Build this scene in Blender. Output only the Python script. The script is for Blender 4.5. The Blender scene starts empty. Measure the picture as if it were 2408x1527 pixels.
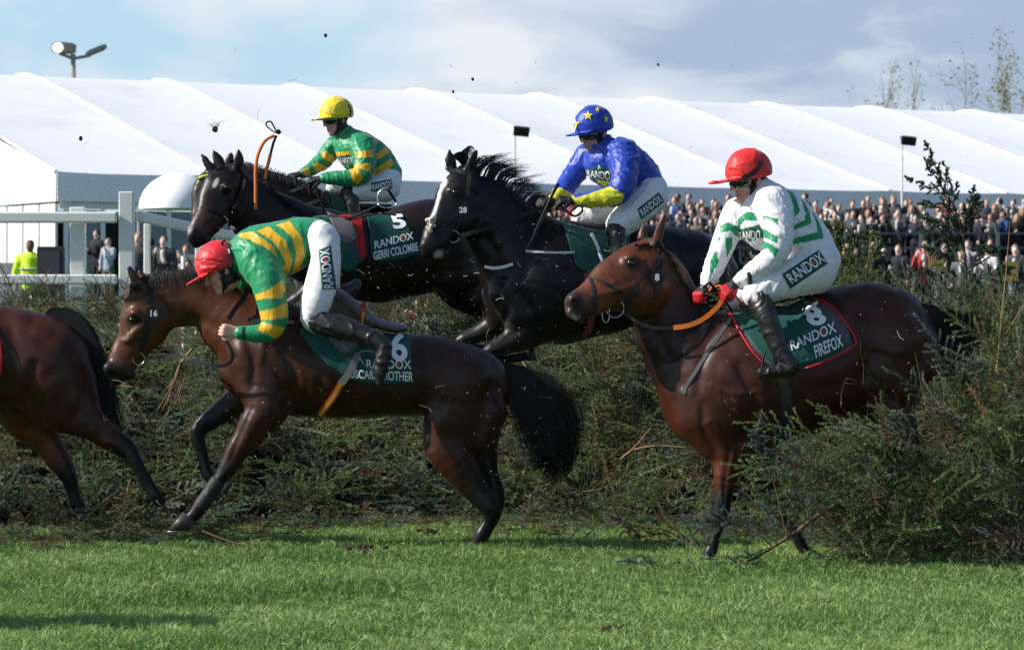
import bpy, bmesh, math, random, time
import numpy as np
from mathutils import Vector, Matrix
from mathutils.bvhtree import BVHTree
from mathutils.geometry import tessellate_polygon

R = math.radians
C = bpy.context.scene.collection
SC = bpy.context.scene
RNG = np.random.default_rng(7)
random.seed(7)

# ------------------------------------------------------------------ camera, sky, sun
HCAM = 1.5                      # eye height
FP = 7800.0                     # focal length in photo pixels (photo read at 2407 x 1527)
CX, HY = 1203.5, 730.0          # optical axis column, horizon row
cam = bpy.data.cameras.new('camera'); camo = bpy.data.objects.new('camera', cam); C.objects.link(camo)
camo.location = (0, 0, HCAM); camo.rotation_euler = (R(90), 0, 0)
cam.sensor_width = 36; cam.lens = 36*FP/2407.0; cam.shift_y = -(763.5-HY)/2407.0
cam.clip_start = 0.5; cam.clip_end = 3000
cam.dof.use_dof = True; cam.dof.focus_distance = 20.4; cam.dof.aperture_fstop = 7.1
SC.camera = camo
SUN_DIR = Vector((-0.82, -0.12, 0.60)).normalized()     # towards the sun: left, a little before the runners
sel = math.asin(SUN_DIR.z); saz = math.atan2(SUN_DIR.x, SUN_DIR.y)
sun = bpy.data.lights.new('sun', 'SUN'); suno = bpy.data.objects.new('sun', sun); C.objects.link(suno)
sun.energy = 5.0; sun.angle = R(0.6); sun.color = (1.0, 0.95, 0.87)
suno.rotation_euler = SUN_DIR.to_track_quat('Z', 'Y').to_euler(); suno.location = (-20, 6, 30)
SC.view_settings.view_transform = 'Standard'; SC.view_settings.look = 'None'
SC.view_settings.exposure = 0.42; SC.view_settings.gamma = 1.0
SC.render.engine = 'CYCLES'
SC.cycles.max_bounces = 6; SC.cycles.diffuse_bounces = 3; SC.cycles.glossy_bounces = 3; SC.cycles.transmission_bounces = 4
SC.cycles.use_denoising = False
SC.cycles.caustics_reflective = False; SC.cycles.caustics_refractive = False

def build_world():
    w = bpy.data.worlds.new('World'); SC.world = w; w.use_nodes = True
    nt = w.node_tree; N = nt.nodes; L = nt.links; N.clear()
    out = N.new('ShaderNodeOutputWorld'); bg = N.new('ShaderNodeBackground')
    sky = N.new('ShaderNodeTexSky'); sky.sky_type = 'NISHITA'; sky.sun_disc = False
    sky.sun_elevation = sel; sky.sun_rotation = saz; sky.air_density = 1.0; sky.dust_density = 0.6; sky.ozone_density = 1.6
    bg.inputs['Strength'].default_value = 0.105
    tc = N.new('ShaderNodeTexCoord')
    def noise(scale, det, rough, sx, sz, off):
        mp = N.new('ShaderNodeMapping'); mp.inputs['Scale'].default_value = (sx, 1.0, sz); mp.inputs['Location'].default_value = off
        L.new(tc.outputs['Generated'], mp.inputs['Vector'])
        nz = N.new('ShaderNodeTexNoise'); nz.inputs['Scale'].default_value = scale; nz.inputs['Detail'].default_value = det
        nz.inputs['Roughness'].default_value = rough; nz.inputs['Distortion'].default_value = 0.35
        L.new(mp.outputs[0], nz.inputs['Vector']); return nz.outputs['Fac']
    def ramp(fac, stops):
        r = N.new('ShaderNodeValToRGB'); L.new(fac, r.inputs['Fac']); e = r.color_ramp.elements
        e[0].position, e[0].color = stops[0][0], (*stops[0][1], 1); e[1].position, e[1].color = stops[1][0], (*stops[1][1], 1)
        for p, c in stops[2:]:
            x = e.new(p); x.color = (*c, 1)
        r.color_ramp.interpolation = 'EASE'; return r.outputs['Color']
    def mix(f, a, b):
        m = N.new('ShaderNodeMix'); m.data_type = 'RGBA'; L.new(f, m.inputs['Factor'])
        for s, v in ((6, a), (7, b)):
            if hasattr(v, 'default_value'): L.new(v, m.inputs[s])
            else: m.inputs[s].default_value = (*v, 1)
        return m.outputs[2]
    # broad cover (clear sky to the left, cloud to the right) broken up by noise
    sep = N.new('ShaderNodeSeparateXYZ'); L.new(tc.outputs['Generated'], sep.inputs[0])
    def math_(op, a, b):
        m = N.new('ShaderNodeMath'); m.operation = op
        for i, v in enumerate((a, b)):
            if hasattr(v, 'default_value'): L.new(v, m.inputs[i])
            else: m.inputs[i].default_value = v
        return m.outputs[0]
    n1 = noise(9.0, 6, 0.55, 1.0, 2.2, (3.1, 0, 0.4))
    cover = math_('ADD', math_('MULTIPLY', sep.outputs[0], 2.6), n1)
    mask = ramp(cover, [(0.16, (0, 0, 0)), (0.42, (1, 1, 1))])
    n2 = noise(15.0, 6, 0.52, 1.0, 2.4, (7.3, 0, 1.9))
    dark = math_('ADD', math_('MULTIPLY', sep.outputs[0], 1.5), n2)
    cloud = ramp(dark, [(0.40, (5.9, 6.2, 6.6)), (0.72, (2.9, 3.65, 4.85)), (0.56, (4.5, 5.1, 5.9))])
    skyb = mix(math_('MULTIPLY', n1, 0.35), sky.outputs[0], (3.7, 4.7, 5.7))
    clear = mix(math_('ADD', math_('MULTIPLY', n1, 0.0), 0.7), skyb, (3.5, 5.2, 6.7))
    c = mix(mask, clear, cloud)
    # the broken cloud lies low; overhead the sky is clear and deep
    high = ramp(sep.outputs[2], [(0.12, (0, 0, 0)), (0.34, (1, 1, 1))])
    c = mix(high, c, sky.outputs[0])
    L.new(c, bg.inputs['Color']); L.new(bg.outputs[0], out.inputs['Surface'])
build_world()

# ------------------------------------------------------------------ small helpers
def W(px, py, d):
    """the place at distance d along the track's depth that a reading of the photograph gives"""
    return Vector(((px-CX)/FP*d, d, HCAM-(py-HY)/FP*d))

def tag(o, label=None, cat=None, group=None, kind=None):
    if label: o['label'] = label
    if cat: o['category'] = cat
    if group: o['group'] = group
    if kind: o['kind'] = kind
    return o

def empty(name, loc):
    o = bpy.data.objects.new(name, None); C.objects.link(o); o.location = loc; o.empty_display_size = 0.2
    return o

def link(name, me, mat=None, parent=None):
    o = bpy.data.objects.new(name, me); C.objects.link(o)
    if mat is not None:
        for m in (mat if isinstance(mat, (list, tuple)) else [mat]): me.materials.append(m)
    if parent is not None:
        o.parent = parent
        pt = Vector((0, 0, 0)); q = parent
        while q is not None: pt += q.location; q = q.parent
        me.transform(Matrix.Translation(-pt))
    return o

def mesh_np(name, V, F, cols=None, smooth=True):
    """mesh from arrays; F is an (n,3) or (n,4) array, or a list of index tuples"""
    me = bpy.data.meshes.new(name)
    V = np.asarray(V, dtype=np.float32)
    if isinstance(F, np.ndarray):
        n, k = F.shape
        me.vertices.add(len(V)); me.vertices.foreach_set('co', V.ravel())
        me.loops.add(n*k); me.loops.foreach_set('vertex_index', F.astype(np.int32).ravel())
        me.polygons.add(n); me.polygons.foreach_set('loop_start', np.arange(0, n*k, k, dtype=np.int32))
        me.polygons.foreach_set('loop_total', np.full(n, k, dtype=np.int32))
        me.update(calc_edges=True)
    else:
        me.from_pydata([tuple(v) for v in V], [], [tuple(f) for f in F])
    me.polygons.foreach_set('use_smooth', np.full(len(me.polygons), smooth))
    if cols is not None:
        a = me.color_attributes.new('Col', 'FLOAT_COLOR', 'POINT')
        c4 = np.ones((len(V), 4), dtype=np.float32); c4[:, :3] = cols
        a.data.foreach_set('color', c4.ravel())
    me.validate()
    return me

def catmull(P, sub):
    P = np.asarray(P, dtype=float)
    if len(P) < 3 or sub <= 1: 
        if len(P) == 2 and sub > 1: return np.array([P[0]+(P[1]-P[0])*t for t in np.linspace(0, 1, sub+1)])
        return P
    E = np.vstack([2*P[0]-P[1], P, 2*P[-1]-P[-2]]); out = []
    for i in range(len(P)-1):
        a, b, c, d = E[i:i+4]
        for t in np.linspace(0, 1, sub, endpoint=False):
            out.append(0.5*((2*b)+(-a+c)*t+(2*a-5*b+4*c-d)*t*t+(-a+3*b-3*c+d)*t**3))
    out.append(P[-1]); return np.array(out)

# ------------------------------------------------------------------ materials
MATS = {}
def mat(name, col=(.5, .5, .5), rough=.6, spec=.4, metal=0, attr=False, var=0.0, vscale=20, bump=0.0, bscale=60, bstretch=None,
        sheen=0, coat=0, trans=0.0, dirt=None, emit=None, bdet=4, ridges=None):
    if name in MATS: return MATS[name]
    m = bpy.data.materials.new(name); m.use_nodes = True; MATS[name] = m
    nt = m.node_tree; N = nt.nodes; L = nt.links; b = N['Principled BSDF']
    b.inputs['Roughness'].default_value = rough; b.inputs['Specular IOR Level'].default_value = spec
    b.inputs['Metallic'].default_value = metal; b.inputs['Coat Weight'].default_value = coat
    b.inputs['Coat Roughness'].default_value = 0.25
    b.inputs['Sheen Weight'].default_value = sheen; b.inputs['Sheen Roughness'].default_value = 0.4
    tc = N.new('ShaderNodeTexCoord')
    if attr:
        a = N.new('ShaderNodeAttribute'); a.attribute_name = 'Col'; src = a.outputs['Color']
    else:
        rgb = N.new('ShaderNodeRGB'); rgb.outputs[0].default_value = (*col, 1); src = rgb.outputs[0]
    def nz(scale, det=4, stretch=None, rough=.55):
        n = N.new('ShaderNodeTexNoise'); n.inputs['Scale'].default_value = scale; n.inputs['Detail'].default_value = det
        n.inputs['Roughness'].default_value = rough
        if stretch:
            mp = N.new('ShaderNodeMapping'); mp.inputs['Scale'].default_value = stretch; L.new(tc.outputs['Object'], mp.inputs[0]); L.new(mp.outputs[0], n.inputs['Vector'])
        else: L.new(tc.outputs['Object'], n.inputs['Vector'])
        return n.outputs['Fac']
    if var:
        mr = N.new('ShaderNodeMapRange'); mr.inputs[1].default_value = .3; mr.inputs[2].default_value = .7
        mr.inputs[3].default_value = 1-var; mr.inputs[4].default_value = 1+var
        L.new(nz(vscale), mr.inputs[0])
        mx = N.new('ShaderNodeVectorMath'); mx.operation = 'SCALE'; L.new(src, mx.inputs[0]); L.new(mr.outputs[0], mx.inputs['Scale']); src = mx.outputs[0]
    if dirt:
        dcol, lo, hi, sc = dirt
        mr = N.new('ShaderNodeMapRange'); mr.inputs[1].default_value = lo; mr.inputs[2].default_value = hi; L.new(nz(sc, 5, None, .65), mr.inputs[0])
        mx = N.new('ShaderNodeMix'); mx.data_type = 'RGBA'; L.new(mr.outputs[0], mx.inputs[0]); L.new(src, mx.inputs[6]); mx.inputs[7].default_value = (*dcol, 1); src = mx.outputs[2]
    L.new(src, b.inputs['Base Color'])
    if bump:
        bp = N.new('ShaderNodeBump'); bp.inputs['Strength'].default_value = bump; bp.inputs['Distance'].default_value = 0.01
        L.new(nz(bscale, bdet, bstretch), bp.inputs['Height']); L.new(bp.outputs[0], b.inputs['Normal'])
        if ridges:
            n = N.new('ShaderNodeTexNoise'); n.noise_type = 'RIDGED_MULTIFRACTAL'; n.inputs['Scale'].default_value = ridges[0]; n.inputs['Detail'].default_value = 2.5; n.inputs['Distortion'].default_value = .8
            L.new(tc.outputs['Object'], n.inputs['Vector']); b2 = N.new('ShaderNodeBump'); b2.inputs['Strength'].default_value = ridges[1]; b2.inputs['Distance'].default_value = .01
            L.new(n.outputs['Fac'], b2.inputs['Height']); L.new(b2.outputs[0], bp.inputs['Normal'])
    if trans:
        t = N.new('ShaderNodeBsdfTranslucent'); L.new(src, t.inputs['Color']); ms = N.new('ShaderNodeMixShader'); ms.inputs[0].default_value = trans
        L.new(b.outputs[0], ms.inputs[1]); L.new(t.outputs[0], ms.inputs[2]); L.new(ms.outputs[0], N['Material Output'].inputs['Surface'])
    if emit:
        b.inputs['Emission Color'].default_value = (*emit[0], 1); b.inputs['Emission Strength'].default_value = emit[1]
    return m

# ------------------------------------------------------------------ smooth solids: blended tapering limbs meshed by surface nets
def smin(a, b, k):
    h = np.maximum(k-np.abs(a-b), 0)/k
    return np.minimum(a, b)-h*h*k*0.25

class Solid:
    def __init__(s, d0, lat=(0, 1, 0)):
        s.d0 = d0; s.lat = np.array(Vector(lat).normalized()); s.ch = []
    def chain(s, pts, k=0.04, col=(0.5, 0.5, 0.5), sub=3, op='add', cols=None, name='', inflate=0.0, scale=1.0):
        """pts: (px, py, radius px, depth offset m, width ratio) read off the photograph"""
        P = []
        for q in pts:
            q = list(q)+[0, 1][len(q)-3:] if len(q) < 5 else list(q)
            d = s.d0+q[3]; w = W(q[0], q[1], d); P.append([w.x, w.y, w.z, q[2]/FP*d*scale+inflate, q[4]])
        return s.chain3(P, k, col, sub, op, cols, name)
    def chain3(s, P, k=0.02, col=(.5, .5, .5), sub=1, op='add', cols=None, name=''):
        P = np.array(P, float)
        if P.shape[1] == 4: P = np.hstack([P, np.ones((len(P), 1))])
        cc = np.array(cols if cols is not None else [col]*len(P), float)
        Q = catmull(np.hstack([P, cc]), sub) if len(P) > 1 else np.hstack([P, cc])
        Q[:, 3] = np.maximum(Q[:, 3], 0.0012); Q[:, 5:8] = np.maximum(Q[:, 5:8], 0)
        s.ch.append(dict(t='c', P=Q, k=k, op=op, name=name)); return s
    def ell(s, c, axes, rad, k=0.02, col=(.5, .5, .5), op='add', name=''):
        """ellipsoid: centre, 3 unit axes (rows), 3 radii"""
        s.ch.append(dict(t='e', c=np.array(c, float), A=np.array([list(a) for a in axes], float), r=np.array(rad, float), k=k, op=op, col=np.array(col, float), name=name)); return s
    def half(s, c, n, k=0.004):
        """cut away everything on the side n points to"""
        s.ch.append(dict(t='h', c=np.array(c, float), n=np.array(Vector(n).normalized()), k=k, op='cut', name='')); return s
    def seg_d(s, p, a, b):
        A, B = a[:3], b[:3]; kk = 0.5*(a[4]+b[4]); L = s.lat; f = 1/kk-1
        ba = B-A; ba = ba+L*(ba@L)*f
        q = p-A; 
        if abs(f) > 1e-4: q = q+(q@L)[..., None]*(L*f)
        bb = max(float(ba@ba), 1e-9); t = np.clip((q@ba)/bb, 0, 1)
        d = np.sqrt(np.maximum(((q-t[..., None]*ba)**2).sum(-1), 0))-(a[3]+t*(b[3]-a[3]))
        return d*min(1.0, kk), t
    def ell_d(s, p, e):
        q = (p-e['c'])@e['A'].T; k0 = np.sqrt(((q/e['r'])**2).sum(-1)); k1 = np.sqrt(((q/e['r']**2)**2).sum(-1))
        return k0*(k0-1)/np.maximum(k1, 1e-6)
    def bounds(s):
        lo = np.full(3, 1e9); hi = -lo
        for c in s.ch:
            if c['op'] != 'add': continue
            if c['t'] == 'c':
                r = c['P'][:, 3:4]*np.maximum(1, c['P'][:, 4:5]); a = (c['P'][:, :3]-r).min(0); b = (c['P'][:, :3]+r).max(0)
            else:
                m = c['r'].max(); a = c['c']-m; b = c['c']+m
            lo = np.minimum(lo, a); hi = np.maximum(hi, b)
        return lo, hi
    def mesh(s, name, h=0.01, noise=None, colfn=None, smooth=2, sigma=0.012, shape=None):
        lo, hi = s.bounds(); lo = lo-3*h; hi = hi+3*h
        n = np.ceil((hi-lo)/h).astype(int)+1
        ax = [(lo[i]+h*np.arange(n[i])).astype(np.float32) for i in range(3)]
        D = np.full(n, 1.0, np.float32)
        def sub(a, b):
            i0 = np.clip(np.floor((a-lo)/h).astype(int), 0, n-1); i1 = np.clip(np.ceil((b-lo)/h).astype(int)+1, 1, n)
            sl = tuple(slice(i0[i], i1[i]) for i in range(3))
            g = np.stack(np.meshgrid(*[ax[i][sl[i]] for i in range(3)], indexing='ij'), -1)
            return sl, g
        for c in s.ch:
            pad = c['k']+2*h+0.01
            if c['t'] == 'h':
                g = np.stack(np.meshgrid(*ax, indexing='ij'), -1); dc = (g-c['c'])@c['n']
                D = -smin(-D, -dc.astype(np.float32), c['k']); continue
            if c['t'] == 'e':
                m = c['r'].max()+pad; sl, g = sub(c['c']-m, c['c']+m); dc = s.ell_d(g, c)
            else:
                P = c['P']; r = P[:, 3:4]*np.maximum(1, P[:, 4:5])+pad
                sl, g = sub((P[:, :3]-r).min(0), (P[:, :3]+r).max(0)); dc = np.full(g.shape[:3], 1.0, np.float32)
                off = np.array([q.start for q in sl]); shp = np.array(dc.shape)
                for i in range(max(1, len(P)-1)):
                    a, b = P[i], P[min(i+1, len(P)-1)]
                    ra = a[3]*max(1, a[4])+pad; rb = b[3]*max(1, b[4])+pad
                    l2 = np.minimum(a[:3]-ra, b[:3]-rb); h2 = np.maximum(a[:3]+ra, b[:3]+rb)
                    j0 = np.clip(np.floor((l2-lo)/h).astype(int)-off, 0, shp-1); j1 = np.clip(np.ceil((h2-lo)/h).astype(int)+1-off, 1, shp)
                    ss = tuple(slice(j0[q], j1[q]) for q in range(3))
                    dd, _ = s.seg_d(g[ss], a, b); dc[ss] = np.minimum(dc[ss], dd)
            if c['op'] == 'add': D[sl] = smin(D[sl], dc, c['k'])
            else: D[sl] = -smin(-D[sl], dc, c['k'])
        if noise is not None:
            g = np.stack(np.meshgrid(*ax, indexing='ij'), -1); near = np.abs(D) < 0.05
            D[near] += noise(g[near]).astype(np.float32)
        V, F = surface_nets(D, lo, h)
        for it in range(smooth): V = relax(V, F, 0.5); V = relax(V, F, -0.5)
        cols = s.colors(V, sigma)
        if shape is not None: V = shape(V)
        if colfn is not None: cols = colfn(V, cols)
        return mesh_np(name, V, F, cols)
    def chain_d(s, V, c):
        """distance and running coordinate (0..1) of points along one chain"""
        if c['t'] == 'e': return s.ell_d(V, c), np.zeros(len(V))
        P = c['P']; best = np.full(len(V), 9.0); u = np.zeros(len(V)); m = max(1, len(P)-1)
        for i in range(m):
            d, t = s.seg_d(V, P[i], P[min(i+1, len(P)-1)]); q = d < best; best[q] = d[q]; u[q] = (i+t[q])/m
        return best, u
    def colors(s, V, sigma):
        num = np.zeros((len(V), 3)); den = np.full((len(V), 1), 1e-9)
        for c in s.ch:
            if c['op'] != 'add': continue
            d, u = s.chain_d(V, c)
            if c['t'] == 'e': cc = np.tile(c['col'], (len(V), 1))
            else:
                x = u*(len(c['P'])-1); i = np.clip(np.floor(x).astype(int), 0, max(0, len(c['P'])-2)); f = (x-i)[:, None]
                cc = c['P'][i, 5:8]*(1-f)+c['P'][np.minimum(i+1, len(c['P'])-1), 5:8]*f
            w = np.exp(-np.clip(d, -0.03, 1)/sigma)[:, None]
            num += w*cc; den += w
        return num/den

def surface_nets(D, lo, h):
    S = D < 0; n = np.array(D.shape)
    c = [S[i:n[0]-1+i, j:n[1]-1+j, k:n[2]-1+k] for i in (0, 1) for j in (0, 1) for k in (0, 1)]
    anyc = c[0].copy(); allc = c[0].copy()
    for q in c[1:]: anyc |= q; allc &= q
    act = anyc & ~allc; idx = np.full(act.shape, -1, np.int64); I = np.argwhere(act); idx[act] = np.arange(len(I))
    acc = np.zeros((len(I), 3)); cnt = np.zeros(len(I))
    cor = [(i, j, k) for i in (0, 1) for j in (0, 1) for k in (0, 1)]
    for a in range(8):
        for b in range(a+1, 8):
            da = np.array(cor[b])-np.array(cor[a])
            if np.abs(da).sum() != 1: continue
            va = D[tuple((I+cor[a]).T)]; vb = D[tuple((I+cor[b]).T)]; x = (va < 0) != (vb < 0)
            t = np.where(x, va/np.where(x, va-vb, 1), 0)
            acc[x] += (np.array(cor[a])+t[:, None]*da)[x]; cnt[x] += 1
    V = lo+h*(I+acc/cnt[:, None]); quads = []
    for axis in range(3):
        o = [q for q in range(3) if q != axis]
        s0 = [slice(1, n[q]-1) for q in range(3)]; s0[axis] = slice(0, n[axis]-1)
        s1 = list(s0); s1[axis] = slice(1, n[axis])
        a, b = S[tuple(s0)], S[tuple(s1)]; E = np.argwhere(a != b)
        if not len(E): continue
        flip = a[tuple(E.T)]; base = E.copy(); base[:, o[0]] += 1; base[:, o[1]] += 1
        def at(du, dv):
            q = base.copy(); q[:, o[0]] -= du; q[:, o[1]] -= dv; return idx[tuple(q.T)]
        Q = np.stack([at(1, 1), at(0, 1), at(0, 0), at(1, 0)], 1)
        if axis == 1: flip = ~flip
        Q[~flip] = Q[~flip][:, ::-1]; quads.append(Q)
    F = np.vstack(quads); F = F[(F >= 0).all(1)]
    return V, F

def relax(V, F, lam):
    num = np.zeros_like(V); cnt = np.zeros(len(V))
    for i in range(4):
        a, b = F[:, i], F[:, (i+1) % 4]
        np.add.at(num, a, V[b]); np.add.at(cnt, a, 1); np.add.at(num, b, V[a]); np.add.at(cnt, b, 1)
    return V+lam*(num/np.maximum(cnt, 1)[:, None]-V)

def waves(seed, freqs, amp, stretch=(1, 1, 1), ridge=False):
    """pseudo random folds: a sum of warped sine waves"""
    r = np.random.default_rng(seed); K = []
    for f in freqs:
        for _ in range(4):
            v = r.normal(size=3)*np.array(stretch); v /= np.linalg.norm(v)/f; K.append((v, r.uniform(0, 6.28), 1.0/len(freqs)/2))
    Wp = [(r.normal(size=3)*freqs[0]*0.6, r.uniform(0, 6.28)) for _ in range(3)]
    def f(p):
        w = sum(np.sin(p@a+b) for a, b in Wp)*0.5
        if ridge:                                   # thin creases that come and go
            m = [np.clip(.5+.9*np.sin(p@(a*.5)+1.7*b), 0, 1) for a, b in Wp]
            return -amp*sum(np.exp(-(np.sin(p@a*.5+b+1.9*w)/.30)**2)*c*m[i % 3] for i, (a, b, c) in enumerate(K))
        return amp*sum(np.sin(p@a+b+1.2*w)*c for a, b, c in K)
    return f

def bvh_of(*objs):
    vs, fs = [], []
    for o in objs:
        off = len(vs); t = Vector((0, 0, 0)); q = o
        while q is not None: t += q.location; q = q.parent
        vs += [v.co+t for v in o.data.vertices]; fs += [tuple(i+off for i in p.vertices) for p in o.data.polygons]
    return BVHTree.FromPolygons(vs, fs)

def on_surface(bvh, px, py, d0, off):
    """the point of a body's surface that is read at (px,py), lifted by off"""
    o = Vector((0, 0, HCAM)); w = W(px, py, d0); di = (w-o).normalized()
    hit, nrm, i, dist = bvh.ray_cast(o, di)
    if hit is None or abs(hit.y-d0) > 0.9:
        hit, nrm, i, dist = bvh.find_nearest(w-di*0.15)
        hit = hit*0.5+(w-di*0.1)*0.5 if (hit-w).length > 0.25 else hit
    if nrm.dot(di) > 0: nrm = -nrm
    return hit+(nrm*0.6-di*0.4).normalized()*off

def tube_mesh(lines, sides=5, caps=True):
    """lines: list of (n,4) arrays x,y,z,r -> V,F"""
    VV, FF = [], []; off = 0
    for ln in lines:
        P = np.asarray(ln, float); n = len(P); T = np.gradient(P[:, :3], axis=0) if n > 1 else np.array([[0, 0, 1.]])
        T /= np.maximum(np.linalg.norm(T, axis=1, keepdims=True), 1e-9)
        ref = np.array([0, 0, 1.]) if abs(T[0, 2]) < 0.9 else np.array([1., 0, 0])
        A = np.cross(T, ref); bad = np.linalg.norm(A, axis=1) < 0.05; A[bad] = np.cross(T[bad], [0, 1., 0]); A /= np.linalg.norm(A, axis=1, keepdims=True); B = np.cross(T, A)
        th = np.linspace(0, 2*np.pi, sides, endpoint=False)
        ring = P[:, None, :3]+P[:, None, 3:4]*(np.cos(th)[None, :, None]*A[:, None]+np.sin(th)[None, :, None]*B[:, None])
        VV.append(ring.reshape(-1, 3))
        i = np.arange(n-1)[:, None]*sides; j = np.arange(sides)[None]; j2 = (j+1) % sides
        FF.append(np.stack([off+i+j, off+i+j2, off+i+sides+j2, off+i+sides+j], -1).reshape(-1, 4))
        if caps:
            for e in (0, (n-1)*sides):
                q = off+e+np.arange(sides); m = sides//2
                for a in range(1, sides-1, 1):
                    FF.append(np.array([[q[0], q[a], q[a+1], q[a+1]]]) if False else np.array([[q[0], q[a], q[a+1], q[0]]]))
        off += n*sides
    V = np.vstack(VV); F = np.vstack(FF)
    return V, F

def tube(name, lines, m, parent=None, sides=6, cols=None):
    V, F = tube_mesh(lines, sides)
    bad = F[:, 0] == F[:, 3]
    fl = [tuple(f) for f in F[~bad]]+[tuple(f[:3]) for f in F[bad]]
    return link(name, mesh_np(name, V, fl, cols), m, parent)

def ribbons(lines, widths, face=(0, -1, 0)):
    """flat tapering strips (hair, grass); lines (n,k,3)"""
    L = np.asarray(lines, float); n, k, _ = L.shape; T = np.gradient(L, axis=1)
    S = np.cross(T, np.asarray(face, float)); S /= np.maximum(np.linalg.norm(S, axis=2, keepdims=True), 1e-9)
    w = np.asarray(widths, float)[..., None]
    V = np.stack([L-S*w, L+S*w], 2).reshape(-1, 3)
    b = (np.arange(n)[:, None]*k+np.arange(k-1)[None])*2
    F = np.stack([b, b+1, b+3, b+2], -1).reshape(-1, 4)
    return V, F

def strap(name, pts, width, bvh, d0, m, parent, off=0.006, sub=6, thick=0.003, free=False):
    """a flat leather strap; width in photo px; lies on the body unless free, then pts carry their own depth offset"""
    P = catmull([list(p)+[0]*(3-len(p)) for p in pts], sub)
    ctr = [W(p[0], p[1], d0+p[2]) if free else on_surface(bvh, p[0], p[1], d0, off) for p in P]
    if not free:                                    # ease out jumps
        A = np.array(ctr)
        for _ in range(2): A[1:-1] = 0.5*A[1:-1]+0.25*(A[:-2]+A[2:])
        ctr = [Vector(a) for a in A]
    A = np.array(ctr); T = np.gradient(A, axis=0); view = A-np.array([0, 0, HCAM]); view /= np.linalg.norm(view, axis=1, keepdims=True)
    S = np.cross(T, view); S /= np.maximum(np.linalg.norm(S, axis=1, keepdims=True), 1e-9)
    hw = width/FP*d0/2
    V = np.stack([A-S*hw-view*thick, A+S*hw-view*thick, A+S*hw+view*thick, A-S*hw+view*thick], 1).reshape(-1, 3)
    F = []
    for i in range(len(A)-1):
        for j in range(4): F.append((i*4+j, i*4+(j+1) % 4, i*4+4+(j+1) % 4, i*4+4+j))
    F += [(0, 1, 2, 3), (len(A)*4-4, len(A)*4-1, len(A)*4-2, len(A)*4-3)]
    return link(name, mesh_np(name, V, F, smooth=False), m, parent)

def patch(name, quad, bvh, d0, m, parent, off, nu=24, nv=16, edge=None, thick=0.004, colfn=None):
    """cloth lying on a body: quad = 4 sides given as lists of photo points (bottom l->r, top l->r), ruled between them"""
    bot = catmull(quad[0], 8); top = catmull(quad[1], 8)
    def samp(c, t):
        x = t*(len(c)-1); i = min(int(x), len(c)-2); return c[i]+(c[i+1]-c[i])*(x-i)
    G = np.zeros((nv, nu, 3)); UV = []
    for j in range(nv):
        for i in range(nu):
            u, v = i/(nu-1), j/(nv-1); p = samp(bot, u)*(1-v)+samp(top, u)*v
            G[j, i] = on_surface(bvh, p[0], p[1], d0, off); UV.append((u, v))
    for _ in range(2):
        H = G.copy(); H[1:-1, 1:-1] = 0.4*G[1:-1, 1:-1]+0.15*(G[:-2, 1:-1]+G[2:, 1:-1]+G[1:-1, :-2]+G[1:-1, 2:]); G = H
    V = G.reshape(-1, 3); F = [(j*nu+i, j*nu+i+1, (j+1)*nu+i+1, (j+1)*nu+i) for j in range(nv-1) for i in range(nu-1)]
    cols = colfn(np.array(UV)) if colfn else None
    o = link(name, mesh_np(name, V, F, cols), m, parent)
    md = o.modifiers.new('thickness', 'SOLIDIFY'); md.thickness = thick; md.offset = 0
    return o

_TXT = {}
def text_shape(s, bold=0.018, maxe=0.12):
    """flat letter outlines as V (n,2) within the unit box, and faces"""
    key = (s, bold)
    if key in _TXT: return _TXT[key]
    cu = bpy.data.curves.new('letters', 'FONT'); cu.body = s; cu.size = 1; cu.offset = bold; cu.resolution_u = 4
    o = bpy.data.objects.new('letters', cu); C.objects.link(o)
    dg = bpy.context.evaluated_depsgraph_get(); me = bpy.data.meshes.new_from_object(o.evaluated_get(dg))
    bm = bmesh.new(); bm.from_mesh(me); bmesh.ops.remove_doubles(bm, verts=bm.verts, dist=0.0005)
    bmesh.ops.triangulate(bm, faces=bm.faces)
    for _ in range(4):
        es = [e for e in bm.edges if e.calc_length() > maxe]
        if not es: break
        bmesh.ops.subdivide_edges(bm, edges=es, cuts=1); bmesh.ops.triangulate(bm, faces=bm.faces)
    V = np.array([v.co[:2] for v in bm.verts]); F = [tuple(v.index for v in f.verts) for f in bm.faces]
    bm.free(); bpy.data.objects.remove(o); bpy.data.curves.remove(cu); bpy.data.meshes.remove(me)
    w0 = V.min(0); w1 = V.max(0); _TXT[key] = (V, F, w0, w1); return _TXT[key]

def quadmap(q, uv):
    bl, br, tr, tl = [np.array(p, float) for p in q]; u, v = uv[:, :1], uv[:, 1:2]
    return (bl*(1-u)+br*u)*(1-v)+(tl*(1-u)+tr*u)*v

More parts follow.
